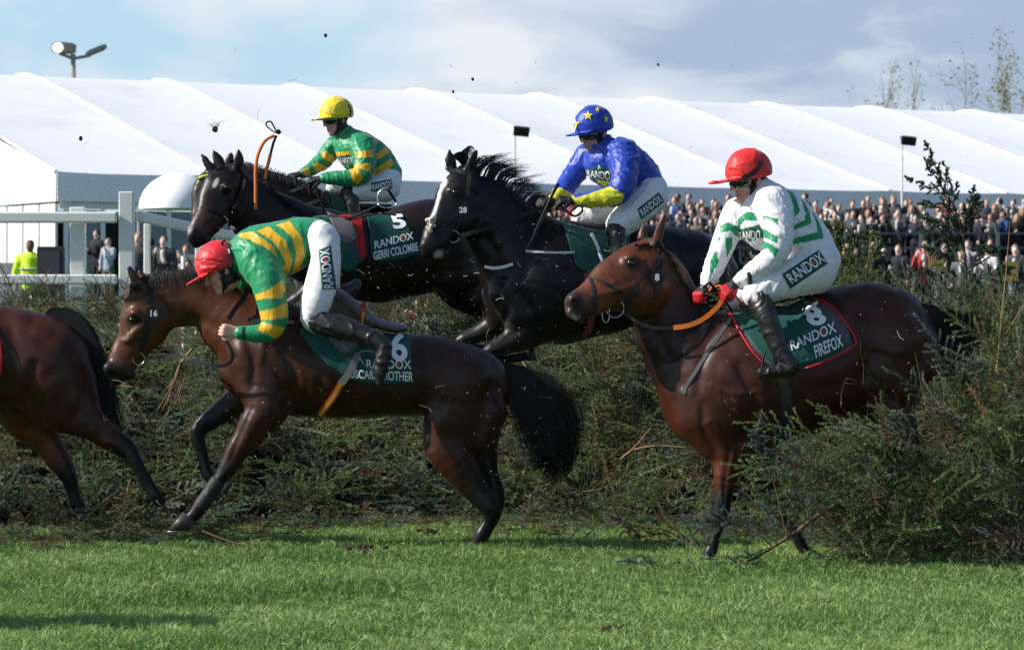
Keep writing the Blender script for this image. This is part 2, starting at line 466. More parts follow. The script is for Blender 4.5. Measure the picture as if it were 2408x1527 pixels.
def lettering(name, s, q, bvh, d0, m, parent, off, bold=0.018, clip=None, dot=None):
    """letters lying on a surface; q = corners bl, br, tr, tl in photo px; dot = index of the letter O that holds a red dot"""
    V, F, w0, w1 = text_shape(s, bold); uv = (V-w0)/(w1-w0); P = quadmap(q, uv)
    X = [on_surface(bvh, p[0], p[1], d0, off) for p in P]
    o = link(name, mesh_np(name, [tuple(x) for x in X], F, smooth=False), m, parent)
    if dot is not None:
        a = text_shape(s[:dot], bold); b = text_shape(s[:dot+1], bold)
        uc = (0.5*(a[3][0]+0.02+b[3][0])-w0[0])/(w1[0]-w0[0]); vc = 0.5; rr = 0.20
        asp = (w1[1]-w0[1])/(w1[0]-w0[0]); th = np.linspace(0, 2*np.pi, 20, endpoint=False)
        uv = np.vstack([[[uc, vc]], np.stack([uc+rr*asp*np.cos(th), vc+rr*np.sin(th)], 1)]); P = quadmap(q, uv)
        X = [on_surface(bvh, p[0], p[1], d0, off+0.001) for p in P]
        link('red_dot', mesh_np('red_dot', [tuple(x) for x in X], [(0, i+1, (i+1) % 20+1) for i in range(20)], smooth=False), mat('dot_red', (.62, .035, .02), .6), parent)
    return o

def box_mesh(boxes):
    """boxes: (x0,x1,y0,y1,z0,z1)"""
    V, F = [], []
    for b in boxes:
        o = len(V); x0, x1, y0, y1, z0, z1 = b
        V += [(x0, y0, z0), (x1, y0, z0), (x1, y1, z0), (x0, y1, z0), (x0, y0, z1), (x1, y0, z1), (x1, y1, z1), (x0, y1, z1)]
        F += [(o, o+3, o+2, o+1), (o+4, o+5, o+6, o+7), (o, o+1, o+5, o+4), (o+1, o+2, o+6, o+5), (o+2, o+3, o+7, o+6), (o+3, o, o+4, o+7)]
    return V, F

def boxes(name, bl, m, parent=None, bevel=0.0):
    V, F = box_mesh(bl); o = link(name, mesh_np(name, V, F, smooth=False), m, parent)
    if bevel: md = o.modifiers.new('bevel', 'BEVEL'); md.width = bevel; md.segments = 2
    return o
# ------------------------------------------------------------------ horses
BLACK = mat('black_leather', (.009, .009, .010), .6, .3, bump=.15, bscale=250)
BOOTL = mat('boot_leather', (.012, .012, .012), .38, .5, bump=.35, bscale=45)
STEEL = mat('steel', (.55, .55, .53), .28, .5, metal=1)
HAIRB = mat('black_horsehair', (.008, .007, .007), .6, .25)
CLOTH = mat('number_cloth_green', (.008, .075, .062), .62, .3, attr=False, bump=.35, bscale=28, sheen=.2)
WHITE = mat('white_print', (.80, .81, .82), .6, .3)
COAT = mat('horse_coat', attr=True, rough=.40, spec=.27, var=.30, vscale=11, bump=.35, bscale=13, bdet=9, ridges=(5.5, .26), dirt=((.12, .10, .075), .73, .80, 130))
HOOF = mat('hoof_horn', (.045, .040, .036), .45, .4, var=.3, vscale=40)
EYE = mat('horse_eye', (.006, .004, .003), .08, .6, coat=.6)
WEB = mat('grey_webbing', (.20, .20, .19), .7, .3, bump=.3, bscale=200)
ORANGE = mat('orange_rein_grip', (.72, .17, .015), .55, .4, bump=.4, bscale=120)
SADDLE = mat('saddle_leather', (.115, .105, .105), .5, .4, bump=.2, bscale=160)

def to_photo(V):
    return np.stack([CX+V[:, 0]/V[:, 1]*FP, HY-(V[:, 2]-HCAM)/V[:, 1]*FP], 1)

def paint_spots(spots):
    """markings with a shape of their own: (x, y, rx, ry, angle, colour, softness)"""
    def f(V, c):
        P = to_photo(V); c = c.copy()
        for x, y, rx, ry, an, col, so in spots:
            q = P-np.array([x, y]); a = R(an); u = (q[:, 0]*math.cos(a)+q[:, 1]*math.sin(a))/rx; v = (-q[:, 0]*math.sin(a)+q[:, 1]*math.cos(a))/ry
            w = np.clip((1-np.sqrt(u*u+v*v))/so+0.5, 0, 1)[:, None]; c = c*(1-w)+np.array(col)*w
        return c
    return f

def grooves(lines, d0):
    """hollows (+) and raised veins or bones (-) along lines read off the photograph: (points, depth m, width px), on both flanks"""
    LN = [(catmull(p, 6), a, w) for p, a, w in lines]
    def f(V):
        Pt = to_photo(V); V = V.copy()
        for c, a, w in LN:
            lo, hi = c.min(0)-3*w, c.max(0)+3*w; m = ((Pt > lo) & (Pt < hi)).all(1)
            if not m.any(): continue
            q = Pt[m]; best = np.full(len(q), 1e9)
            for i in range(len(c)-1):
                ba = c[i+1]-c[i]; t = np.clip(((q-c[i])@ba)/max(ba@ba, 1e-6), 0, 1); best = np.minimum(best, ((q-c[i]-t[:, None]*ba)**2).sum(1))
            V[m, 1] -= np.tanh((V[m, 1]-d0)/.05)*a*np.exp(-best/(w*w))
        return V
    return f

def hoof(parent, d, top, thalf, bot, bhalf, latw=0.055, rim=True):
    rings = []
    d = d
    for c, hv, lw in ((top, thalf, latw*.82), (bot, bhalf, latw)):
        cc = W(c[0], c[1], d); e = W(c[0]+hv[0], c[1]+hv[1], d)-cc
        rings.append([cc+e*math.cos(t)+Vector((0, 1, 0))*lw*math.sin(t) for t in np.linspace(0, 2*math.pi, 20, endpoint=False)])
    cb = W(bot[0], bot[1], d); ct = W(top[0], top[1], d); dn = (cb-ct).normalized()
    rings.append([v+dn*0.010 for v in rings[1]])
    V = [v for r in rings for v in r]; n = 20
    F = [(k*n+i, k*n+(i+1) % n, (k+1)*n+(i+1) % n, (k+1)*n+i) for k in range(1) for i in range(n)]+[tuple(range(n-1, -1, -1)), tuple(range(n, 2*n))]
    h = link('hoof', mesh_np('hoof', V[:2*n], F), HOOF, parent)
    if rim:
        V2 = V[n:]; F2 = [(i, (i+1) % n, n+(i+1) % n, n+i) for i in range(n)]+[tuple(range(n, 2*n))]
        link('horseshoe', mesh_np('horseshoe', V2, F2), STEEL, h)
    return h

def hair(name, paths, n, parent, seed, w=0.0022, m=None, k=10, fray=0.0):
    """paths: list of (x,y,z,r) guide rows; n strands follow each guide spread over its radius"""
    r = np.random.default_rng(seed); LL = []
    for G in paths:
        G = catmull(G, 4); t = np.linspace(0, 1, len(G)); tt = np.linspace(0, 1, k)
        for _ in range(n):
            a, rad = r.uniform(0, 6.28), math.sqrt(r.uniform(0, 1)); end = r.uniform(.72, 1.0)+fray*r.uniform(0, .12)
            s = tt*end; P = np.stack([np.interp(s, t, G[:, i]) for i in range(4)], 1)
            tw = a+r.normal(0, .5)*tt; rr = P[:, 3]*rad*(1+fray*r.uniform(0, .9)*tt)
            off = np.stack([np.cos(tw)*rr, np.sin(tw)*rr*0.6, np.sin(tw+.8)*rr], 1)
            LL.append(P[:, :3]+off)
    LL = np.array(LL); ww = np.linspace(1, .25, k)[None]*r.uniform(.7, 1.3, (len(LL), 1))*w
    V, F = ribbons(LL, np.repeat(ww, 1, 0)); return link(name, mesh_np(name, V, F), m or HAIRB, parent)

def guide(pts, d):
    return [list(W(p[0], p[1], d+(p[3] if len(p) > 3 else 0)))+[p[2]/FP*d] for p in pts]

def mane(parent, bvh, d0, crest, n, fall, seed, lean=0, w=0.0022):
    """strands from the crest line lying over the near side of the neck; fall = (min,max) px"""
    r = np.random.default_rng(seed); c = catmull(crest, 8); LL = []
    for _ in range(n):
        x = r.uniform(0, 1)*(len(c)-1); i = min(int(x), len(c)-2); p = c[i]+(c[i+1]-c[i])*(x-i)
        L = r.uniform(*fall)*(0.75+0.35*math.sin(x*2.1+seed)); dx = r.normal(lean, 6)
        P = [W(p[0], p[1]-1, d0-0.0+r.normal(0, .012))]
        for t in (0.2, .45, .7, 1): P.append(on_surface(bvh, p[0]+dx*t, p[1]+L*t+3, d0, 0.008+.01*r.uniform(0, 1)))
        LL.append(catmull([list(q) for q in P], 2)[:9])
    LL = np.array(LL); V, F = ribbons(LL, np.linspace(1, .3, 9)[None].repeat(len(LL), 0)*w)
    return link('mane', mesh_np('mane', V, F), HAIRB, parent)

def ring(name, px, py, r, d, m, parent, th=0.0032, tilt=0.0, ry=None):
    a = np.linspace(0, 2*np.pi, 25); ln = []
    for t in a:
        w = W(px+r*math.cos(t), py+(ry or r)*math.sin(t), d+tilt*math.cos(t)); ln.append([*w, th])
    return tube(name, [np.array(ln)], m, parent, 6)

def disc(name, px, py, r, bvh, d0, parent, num):
    c = on_surface(bvh, px, py, d0, 0.012); n = 28; V = []
    for e in (0, 0.006):
        for t in np.linspace(0, 2*np.pi, n, endpoint=False):
            V.append((c.x+r/FP*d0*math.cos(t), c.y-e, c.z+r/FP*d0*math.sin(t)))
    F = [(i, (i+1) % n, n+(i+1) % n, n+i) for i in range(n)]+[tuple(range(n)), tuple(range(2*n-1, n-1, -1))]
    o = link(name, mesh_np(name, V, F, smooth=False), BLACK, parent)
    Vt, Ft, a, b = text_shape(num, .02); asp = (b[0]-a[0])/(b[1]-a[1]); hh = r*.95; ww = hh*asp
    P = [(c.x+((v[0]-a[0])/(b[0]-a[0])-.5)*ww/FP*d0, c.y-0.009, c.z+((v[1]-a[1])/(b[1]-a[1])-.5)*hh/FP*d0) for v in Vt]
    link('number', mesh_np('number', P, Ft, smooth=False), WHITE, o)
    return o

def eye(parent, bvh, d0, px, py, r=0.019):
    p = on_surface(bvh, px, py, d0, -0.006); bm = bmesh.new(); bmesh.ops.create_uvsphere(bm, u_segments=16, v_segments=10, radius=r)
    me = bpy.data.meshes.new('eye'); bm.to_mesh(me); bm.free(); me.transform(Matrix.Translation(p)@Matrix.Diagonal((1.15, .75, .85, 1)))
    me.polygons.foreach_set('use_smooth', np.full(len(me.polygons), True)); return link('eye', me, EYE, parent)

def horse(label, d0, base, parts, col, lat=(0, 1, 0), h=0.0125, spots=(), group='racehorses jumping the fence', seed=1, lines=None, mid=0.0):
    root = empty('racehorse', W(base[0], base[1], d0)); root.location.z = 0
    tag(root, label, 'horse', group)
    S = Solid(d0, lat)
    for p in parts: S.chain(**p)
    me = S.mesh('body', h, noise=waves(seed, (13, 24, 40), 0.006), colfn=paint_spots(spots) if spots else None, smooth=1, shape=grooves(lines, d0+mid) if lines else None)
    b = link('body', me, COAT, root)
    return root, b, bvh_of(b)

def P(pts, k=.05, col=None, **kw): return dict(pts=pts, k=k, col=col, **kw)
BK = (.009, .008, .008)

# ---- the bay in the middle, just landed (16)
D16 = 20.9; BAY = (.038, .0125, .0062); BAYR = (.080, .026, .009)
def leg(pts, top, n=3, k=.03): return dict(pts=pts, k=k, cols=[top]*n+[BK]*(len(pts)-n))
def build_16():
    d = D16
    parts = [P([(585, 868, 70, 0, .8), (640, 848, 114, 0, .68), (700, 853, 124, 0, .70), (790, 868, 115, 0, .82), (890, 880, 101, 0, .92), (980, 883, 96, 0, .95), (1060, 887, 88, 0, .98), (1118, 903, 80, 0, .95), (1148, 930, 48, 0, 1.0)], .05, BAY),
        P([(345, 700, 50, 0, .5), (400, 704, 66, 0, .42), (450, 698, 66, 0, .42), (510, 714, 74, 0, .45), (570, 765, 95, 0, .5), (630, 805, 108, 0, .6)], .06, BAYR),
        dict(pts=[(338, 684, 30, 0, .75), (345, 748, 58, 0, .52), (320, 795, 47, 0, .55), (302, 828, 40, 0, .58), (288, 856, 35, 0, .62), (277, 874, 29, 0, .8)], k=.03, cols=[BAYR, BAYR, BAYR, BAYR, (.07, .026, .014), BK]),
        P([(258, 866, 15, -.035, .9)], .02, BK), P([(276, 892, 14, 0, 1.6)], .015, BK), P([(308, 880, 13, 0, 1.8)], .015, BK),
        P([(318, 738, 14, -.075, .8)], .03, BAYR), P([(300, 800, 8, -.06, .8), (330, 770, 9, -.075, .8)], .02, BAYR),
        P([(266, 878, 7, -.085, 1)], .008, BK, op='sub'),
        P([(298, 868, 2.5, -.10, 2), (282, 884, 2.5, -.10, 2)], .006, BK, op='sub'),
        dict(pts=[(336, 684, 12, -.05, .8), (318, 655, 12, -.065, .6), (304, 630, 4, -.07, .6)], k=.012, cols=[BAYR, BAYR, BK]),
        dict(pts=[(352, 680, 11, .05, .8), (335, 652, 11, .065, .6), (325, 634, 4, .07, .6)], k=.012, cols=[BAYR, BAYR, BK]),
        P([(312, 668, 6, -.088, .6), (304, 643, 3, -.085, .6)], .006, BK, op='sub'),
        # shoulder, forearm, haunch muscle
        P([(590, 838, 38, -.13, .7), (604, 905, 44, -.14, .6), (640, 960, 40, -.15, .7)], .05, BAY), P([(660, 790, 50, -.13, .5), (640, 880, 50, -.14, .5)], .05, BAY),
        P([(1090, 900, 62, -.17, .7), (1070, 980, 60, -.17, .6)], .05, BAY), P([(1150, 965, 42, -.14, .8), (1120, 1030, 36, -.16, .7)], .04, BAY),
        leg([(618, 905, 58, -.12, .6), (622, 962, 46, -.17, .7), (590, 1012, 37, -.17, .8), (556, 1063, 28, -.17, .85), (533, 1103, 23, -.17, .9), (514, 1130, 16, -.17), (490, 1160, 15, -.17), (471, 1188, 17, -.17), (459, 1206, 15, -.17), (449, 1216, 14, -.17)], BAY, 4),
        leg([(610, 905, 50, .12, .6), (560, 938, 33, .17, .7), (510, 975, 26, .17, .8), (466, 1012, 20, .17, .9), (474, 1060, 13, .17), (486, 1110, 14, .17), (507, 1130, 13, .17), (522, 1139, 12, .17)], BAY, 2),
        leg([(1085, 935, 80, -.1, .6), (1058, 1000, 64, -.14, .6), (1055, 1042, 54, -.16, .62), (1085, 1105, 40, -.17, .65), (1125, 1158, 29, -.17, .7), (1152, 1196, 25, -.17, .75), (1147, 1224, 14, -.17), (1134, 1252, 16.5, -.17), (1121, 1276, 12.5, -.17)], BAY, 4),
        leg([(1120, 985, 58, .12, .6), (1130, 1045, 42, .17, .7), (1148, 1112, 25, .17, .8), (1166, 1172, 21, .17), (1160, 1214, 15, .17), (1142, 1250, 13, .17), (1132, 1268, 12, .17)], BAY, 2)]
    root, b, bv = horse('bay racehorse in the centre landing on one foreleg with its head lowered', d, (800, 1290), parts, BAY, seed=16, lines=[([(398, 800), (408, 770), (398, 735), (378, 705)], .014, 9), ([(288, 802), (325, 792), (345, 780)], -.007, 5), ([(283, 796), (296, 803), (316, 800), (334, 790)], -.004, 3), ([(300, 768), (300, 785), (303, 801)], -.004, 3), ([(312, 735), (322, 738), (330, 750)], -.008, 6),
            ([(425, 762), (470, 752), (520, 782), (548, 840)], .012, 11), ([(420, 690), (480, 690), (540, 715)], .007, 16), ([(578, 790), (596, 850), (592, 905)], .012, 10), ([(650, 742), (622, 800), (612, 850)], -.008, 10), ([(668, 820), (694, 890), (668, 958)], .016, 13), ([(600, 905), (640, 922), (672, 915)], .008, 8),
            ([(738, 800), (752, 880), (745, 960)], .004, 9), ([(778, 800), (794, 880), (790, 965)], .004, 9), ([(820, 880), (836, 965)], .004, 9), ([(990, 815), (1008, 890), (985, 972)], .018, 18), ([(1040, 950), (1012, 1000), (1012, 1050)], .012, 12), ([(1152, 905), (1138, 980), (1112, 1060)], .012, 12), ([(1066, 815), (1085, 822)], -.012, 12),
            ([(592, 960), (562, 1030), (542, 1080)], .007, 6), ([(620, 985), (590, 1040)], .006, 6), ([(1098, 1080), (1140, 1155)], .008, 8), ([(540, 1100), (520, 1120)], -.005, 6), ([(1150, 1205), (1142, 1245)], .005, 5)],
                        spots=[(266, 878, 10, 8, -50, (.004, .003, .003), .5), (312, 752, 20, 14, 0, (.02, .008, .005), .6), (312, 660, 8, 22, -20, (.02, .01, .008), .5)])
    hoof(root, d-.17, (446, 1212), (17, 9), (420, 1246), (29, -1)); hoof(root, d+.17, (522, 1136), (7, -10), (540, 1152), (8, -14))
    hoof(root, d-.17, (1118, 1278), (14, 6), (1107, 1298), (17, 4)); hoof(root, d+.17, (1130, 1270), (13, 5), (1122, 1290), (15, 4))
    boot = Solid(d); boot.chain([(510, 1134, 19, -.17), (492, 1160, 18, -.17), (474, 1186, 19, -.17)], .01, (.02, .02, .022)); link('leg_boot', boot.mesh('leg_boot', .007), mat('leg_boot', (.022, .022, .024), .6, .3), root)
    eye(root, bv, d, 311, 751)
    hair('tail', [guide([(1168, 866, 14, 0), (1215, 895, 30, 0), (1262, 940, 44, -.02), (1298, 1005, 52, -.02), (1318, 1070, 36, 0), (1322, 1120, 16, 0)], d)], 1100, root, 3, .0016, fray=.75)
    mane(root, bv, d, [(340, 648), (380, 638), (420, 635), (455, 632), (500, 640), (540, 655)], 420, (18, 52), 5, 8)
    mane(root, bv, d, [(312, 660), (322, 656), (335, 654)], 90, (28, 52), 6, -8).name = 'forelock'
    # bridle
    br = empty('bridle', W(345, 740, d)); tag(br, 'black bridle with number 16 disc and loose reins on the lowered bay head', 'bridle', 'bridles on the horses')
    hp = strap('headpiece', [(346, 648), (353, 672), (353, 708), (349, 745), (338, 800), (330, 826)], 13, bv, d, BLACK, br)
    strap('browband', [(352, 690), (330, 696), (305, 702), (292, 706)], 9, bv, d, BLACK, br)
    disc('number_disc', 362, 736, 16, bv, d, br, '16')
    pb = on_surface(bv, 326, 843, d, .012); ring('bit_ring', 326, 843, 14, pb.y, STEEL, br, .003)
    yb = pb.y-d
    rp = [(338, 844, yb), (370, 839, yb-.02), (396, 837, yb-.04), (437, 839, -.20), (468, 852, -.24), (504, 860, -.27), (532, 857, -.28), (546, 845, -.28), (545, 825, -.28), (532, 800, -.27)]
    strap('rein', rp, 8, bv, d, BLACK, br, free=True); strap('rein', [(394, 801, -.1), (415, 815, -.13), (437, 831, -.16)], 5, bv, d, BLACK, br, free=True)
    strap('rein', [(537, 750, -.25), (555, 722, -.24), (573, 700, -.22), (582, 676, -.2)], 11, bv, d, BLACK, br, free=True)
    # number cloth
    nc = empty('number_cloth', W(850, 830, d)); tag(nc, 'dark green number cloth 16 on the bay horse in the centre', 'saddlecloth', 'number cloths')
    patch('cloth', ([(705, 782), (752, 842), (830, 892), (905, 902), (971, 899)], [(705, 774), (760, 768), (850, 768), (920, 772), (964, 782)]), bv, d, CLOTH, nc, .012, 40, 20)
    lettering('number', '16', [(893, 851), (959, 851), (955, 785), (887, 781)], bv, d, WHITE, nc, .02, .03)
    lettering('lettering', 'RANDOX', [(862, 866), (967, 868), (966, 848), (860, 846)], bv, d, WHITE, nc, .02, .012, dot=4)
    lettering('lettering', 'OSCARS BROTHER', [(822, 888), (971, 896), (971, 874), (820, 868)], bv, d, WHITE, nc, .02, .02)
    # saddle
    sd = empty('saddle', W(850, 740, d)); tag(sd, 'grey racing saddle slipped behind the rider on the bay in the centre', 'saddle', 'racing saddles')
    s = Solid(d); s.chain([(770, 690, 11, 0, 4), (800, 694, 15, 0, 4.4), (835, 722, 14, 0, 5), (880, 756, 13, 0, 5.6), (925, 770, 12, 0, 5), (950, 771, 9, 0, 4)], .02, (1, 1, 1)); link('seat', s.mesh('seat', .009), SADDLE, sd)
    sb = bvh_of(b, sd.children[0])
    patch('flap', ([(775, 800), (810, 832), (860, 800), (880, 775)], [(770, 690), (800, 692), (835, 715), (880, 750)]), sb, d, SADDLE, sd, .014, 20, 16, thick=.008)
    strap('surcingle', [(848, 712), (853, 745), (857, 782), (850, 815)], 15, sb, d, mat('striped_web', (.45, .05, .02), .7), sd, .026)
    strap('surcingle', [(850, 712), (855, 745), (859, 782), (852, 815)], 6, sb, d, mat('striped_web_gold', (.62, .36, .03), .7), sd, .029)
    strap('girth', [(843, 834), (822, 872), (803, 900)], 17, sb, d, WEB, sd, .024)
    strap('girth', [(803, 900), (780, 935), (752, 972)], 18, sb, d, mat('striped_web', (.45, .05, .02), .7), sd, .018)
    strap('girth', [(803, 900), (780, 935), (752, 972)], 8, sb, d, mat('striped_web_gold', (.62, .36, .03), .7), sd, .022)
    strap('stirrup_leather', [(845, 790, -.30), (880, 800, -.36), (905, 830, -.37)], 7, bv, d, BLACK, sd, free=True)
    tube('stirrup', [np.array([[*W(x, y, d-.39), .005] for x, y in ((842, 833), (850, 825), (870, 824), (900, 834), (918, 846), (905, 852), (880, 872), (856, 858), (842, 833))])], mat('stirrup_alloy', (.35, .34, .30), .35, metal=.9), sd)
    strap('breastgirth', [(690, 758), (660, 757), (625, 752), (590, 758)], 9, sb, d, WEB, sd, .012)
    return root, b, bv
H16 = build_16()

# ---- the bay on the right (8)
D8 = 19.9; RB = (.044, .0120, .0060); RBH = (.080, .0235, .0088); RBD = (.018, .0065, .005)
def build_8():
    d = D8
    parts = [P([(1648, 960, 82, -.03, .75), (1690, 925, 140, -.02, .70), (1730, 902, 165, 0, .72), (1800, 887, 162, 0, .76), (1880, 868, 155, .02, .80), (1960, 832, 148, .04, .8), (2030, 785, 122, .06, .95), (2100, 782, 100, .08, 1.0), (2150, 800, 62, .08, 1.1)], .06, RB),
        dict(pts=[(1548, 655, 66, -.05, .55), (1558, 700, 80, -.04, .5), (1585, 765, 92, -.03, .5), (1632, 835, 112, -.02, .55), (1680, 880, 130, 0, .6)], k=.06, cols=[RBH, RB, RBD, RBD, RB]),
        dict(pts=[(1532, 588, 30, -.06, .8), (1498, 645, 72, -.09, .5), (1462, 665, 66, -.12, .46), (1425, 684, 52, -.15, .5), (1390, 702, 42, -.18, .58), (1360, 716, 34, -.20, .75)], k=.03, cols=[RBH, RBH, RBH, RBH, (.11, .035, .014), (.04, .018, .013)]),
        P([(1510, 690, 52, -.13, .5)], .03, RBH),
        P([(1350, 706, 17, -.24, .9)], .02, (.03, .016, .013)), P([(1342, 733, 12, -.21, 1.8)], .014, (.03, .016, .013)), P([(1364, 748, 12, -.2, 1.8)], .015, (.035, .018, .014)),
        P([(1480, 612, 16, -.17, .8)], .03, RBH), P([(1440, 690, 9, -.2, .8), (1490, 680, 9, -.19, .8)], .02, RBH),
        P([(1352, 710, 9, -.285, 1)], .008, BK, op='sub'), P([(1392, 738, 2.5, -.26, 2), (1352, 744, 2.5, -.27, 2)], .006, BK, op='sub'),
        dict(pts=[(1540, 578, 13, -.12, .8), (1552, 540, 14, -.13, .6), (1562, 508, 4, -.13, .6)], k=.012, cols=[RBH, RBH, RBD]),
        dict(pts=[(1512, 572, 12, .0, .8), (1510, 545, 13, .01, .6), (1518, 516, 4, .01, .6)], k=.012, cols=[RBH, RBH, RBD]),
        P([(1550, 555, 6, -.155, .6), (1557, 524, 3, -.15, .6)], .006, BK, op='sub'),
        P([(1655, 985, 60, -.14, .7), (1690, 1030, 56, -.15, .7)], .05, RB), P([(1730, 860, 62, -.15, .5), (1690, 960, 62, -.16, .5)], .06, RB),
        P([(2110, 800, 72, -.12, .8), (2090, 880, 74, -.13, .7)], .06, RB), P([(2165, 800, 42, -.06, .9), (2160, 860, 44, -.1, .8)], .04, RB),
        leg([(1705, 1010, 60, -.12, .6), (1716, 1050, 42, -.16, .75), (1706, 1115, 30, -.17, .85), (1698, 1170, 23, -.17), (1695, 1203, 22, -.17), (1687, 1240, 13, -.17), (1677, 1276, 12.5, -.17), (1669, 1298, 17, -.17), (1660, 1316, 13, -.17)], RBH, 3),
        leg([(1750, 1030, 62, .1, .6), (1785, 1095, 36, .16, .75), (1808, 1140, 26, .17, .85), (1832, 1192, 20, .17), (1862, 1240, 13, .17), (1884, 1280, 13, .17), (1894, 1298, 14, .17), (1900, 1308, 13, .17)], RB, 3),
        leg([(2110, 850, 88, -.08, .65), (2098, 925, 66, -.12, .62), (2110, 985, 46, -.15, .7), (2140, 1040, 30, -.17, .8), (2150, 1085, 22, -.17), (2110, 1130, 15, -.17), (2065, 1168, 15, -.17), (2040, 1182, 14, -.17)], RB, 3),
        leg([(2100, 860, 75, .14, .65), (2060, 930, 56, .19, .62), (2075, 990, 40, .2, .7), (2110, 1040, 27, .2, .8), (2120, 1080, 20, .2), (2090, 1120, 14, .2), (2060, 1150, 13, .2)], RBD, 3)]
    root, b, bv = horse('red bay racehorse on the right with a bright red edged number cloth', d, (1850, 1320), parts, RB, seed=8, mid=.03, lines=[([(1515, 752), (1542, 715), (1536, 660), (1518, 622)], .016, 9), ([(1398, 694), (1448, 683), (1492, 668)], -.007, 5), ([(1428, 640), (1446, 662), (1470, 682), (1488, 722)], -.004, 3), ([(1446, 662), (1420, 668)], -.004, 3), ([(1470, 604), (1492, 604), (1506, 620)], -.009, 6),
            ([(1534, 772), (1572, 832), (1604, 905)], .014, 12), ([(1590, 680), (1640, 760), (1650, 820)], .008, 18), ([(1690, 760), (1650, 850), (1640, 930)], .010, 12), ([(1738, 860), (1772, 950), (1745, 1040)], .018, 15), ([(1652, 950), (1656, 1010), (1682, 1055)], .012, 10), ([(1670, 905), (1722, 925), (1790, 918)], -.005, 4), ([(1690, 915), (1700, 950), (1735, 975)], -.005, 4), ([(1655, 1000), (1675, 985), (1690, 1010)], -.005, 4),
            ([(1810, 900), (1826, 1020)], .004, 9), ([(1862, 890), (1880, 1000)], .004, 9), ([(1910, 880), (1930, 980)], .004, 9), ([(2034, 690), (2048, 780), (2036, 880)], .022, 18), ([(2150, 735), (2170, 820), (2140, 905)], .014, 14), ([(2060, 830), (2095, 850), (2120, 900)], .010, 12), ([(1716, 1050), (1705, 1120), (1700, 1180)], .008, 6), ([(1735, 1060), (1722, 1130)], .006, 6), ([(2096, 682), (2112, 700)], -.012, 12)], lat=(.16, 1, 0),
                        spots=[(1352, 710, 11, 9, 60, (.003, .002, .002), .5), (1484, 619, 20, 13, -10, (.025, .009, .006), .6), (1346, 745, 10, 8, 30, (.28, .26, .24), .8), (1553, 545, 7, 24, 15, (.05, .02, .012), .5), (1437, 592, 5, 3, 0, (.4, .35, .3), .6)])
    hoof(root, d-.17, (1659, 1314), (14, 5), (1650, 1334), (19, 2)); hoof(root, d+.17, (1901, 1306), (12, 3), (1907, 1322), (16, 1)); hoof(root, d-.17, (2036, 1182), (6, 13), (2014, 1196), (4, 19)); hoof(root, d+.2, (2058, 1152), (6, 12), (2040, 1162), (4, 16))
    eye(root, bv, d, 1483, 618)
    hair('tail', [guide([(2160, 722, 10, 0), (2195, 745, 20, 0), (2235, 765, 26, .05), (2280, 780, 30, .1), (2310, 800, 24, .12)], d), guide([(2185, 735, 12, .02), (2225, 770, 28, .05), (2250, 810, 40, .08), (2255, 860, 30, .1)], d)], 620, root, 4, .0016, fray=.9)
    mane(root, bv, d, [(1556, 572), (1585, 625), (1625, 685), (1670, 722)], 200, (10, 26), 9, 6)
    mane(root, bv, d, [(1512, 574), (1524, 570), (1536, 572)], 60, (8, 20), 10, -14).name = 'forelock'
    br = empty('bridle', W(1500, 660, d)); tag(br, 'dark leather bridle with number 8 disc and orange rein grip', 'bridle', 'bridles on the horses')
    strap('headpiece', [(1546, 568), (1556, 592), (1553, 622), (1544, 645)], 10, bv, d, BLACK, br); strap('browband', [(1548, 580), (1528, 566), (1506, 563), (1492, 566)], 7, bv, d, BLACK, br)
    strap('cheekpiece', [(1552, 605), (1538, 630), (1510, 655), (1488, 690), (1470, 712), (1458, 725)], 6, bv, d, BLACK, br)
    strap('noseband', [(1385, 648), (1400, 655), (1428, 668), (1452, 682), (1456, 690)], 7, bv, d, BLACK, br); strap('noseband', [(1387, 650), (1392, 672), (1396, 700), (1402, 726)], 6, bv, d, BLACK, br)
    strap('throatlatch', [(1555, 600), (1545, 640), (1540, 680), (1538, 704)], 8, bv, d, BLACK, br)
    disc('number_disc', 1545, 652, 17, bv, d, br, '8')
    pb = on_surface(bv, 1446, 725, d, .014); ring('bit_ring', 1446, 725, 21, pb.y, STEEL, br, .0034); ring('bit_ring', 1424, 738, 9, pb.y-.005, STEEL, br, .003, ry=20)
    yb = pb.y-d
    strap('rein', [(1466, 735, yb), (1490, 752, -.22), (1520, 766, -.23), (1550, 771, -.24), (1585, 770, -.25)], 7, bv, d, BLACK, br, free=True)
    strap('rein', [(1583, 770, -.25), (1620, 764, -.26), (1655, 748, -.26), (1685, 722, -.26), (1700, 700, -.25)], 11, bv, d, ORANGE, br, free=True, thick=.005)
    tube('rein', [np.array([[*W(x, y, d-.27), .008] for x, y in ((1668, 684), (1672, 676), (1690, 672), (1712, 676), (1724, 690), (1738, 706), (1752, 720))])], ORANGE, br)
    strap('breastplate', [(1728, 735), (1690, 790), (1650, 850), (1615, 905), (1608, 925)], 9, bv, d, WEB, br, .01); strap('breastplate', [(1675, 745), (1640, 800), (1590, 842), (1556, 850)], 5, bv, d, BLACK, br, .01)
    # number cloth with red border
    nc = empty('number_cloth', W(1880, 780, d)); tag(nc, 'dark green number cloth 8 with a red edge, on the bay at right', 'saddlecloth', 'number cloths')
    GREY = mat('cloth_grey', (.07, .075, .085), .7, .3, bump=.3, bscale=30); RED = mat('red_binding', (.55, .012, .016), .5, .4)
    A = [(1708, 722), (1730, 765), (1762, 815), (1793, 852), (1840, 868), (1893, 866), (1950, 846), (2004, 816)]; B = [(1712, 718), (1740, 712), (1780, 706), (1830, 702), (1880, 700), (1913, 703), (1955, 724), (1994, 766)]
    patch('underlay', (A, B), bv, d, GREY, nc, .009, 44, 22)
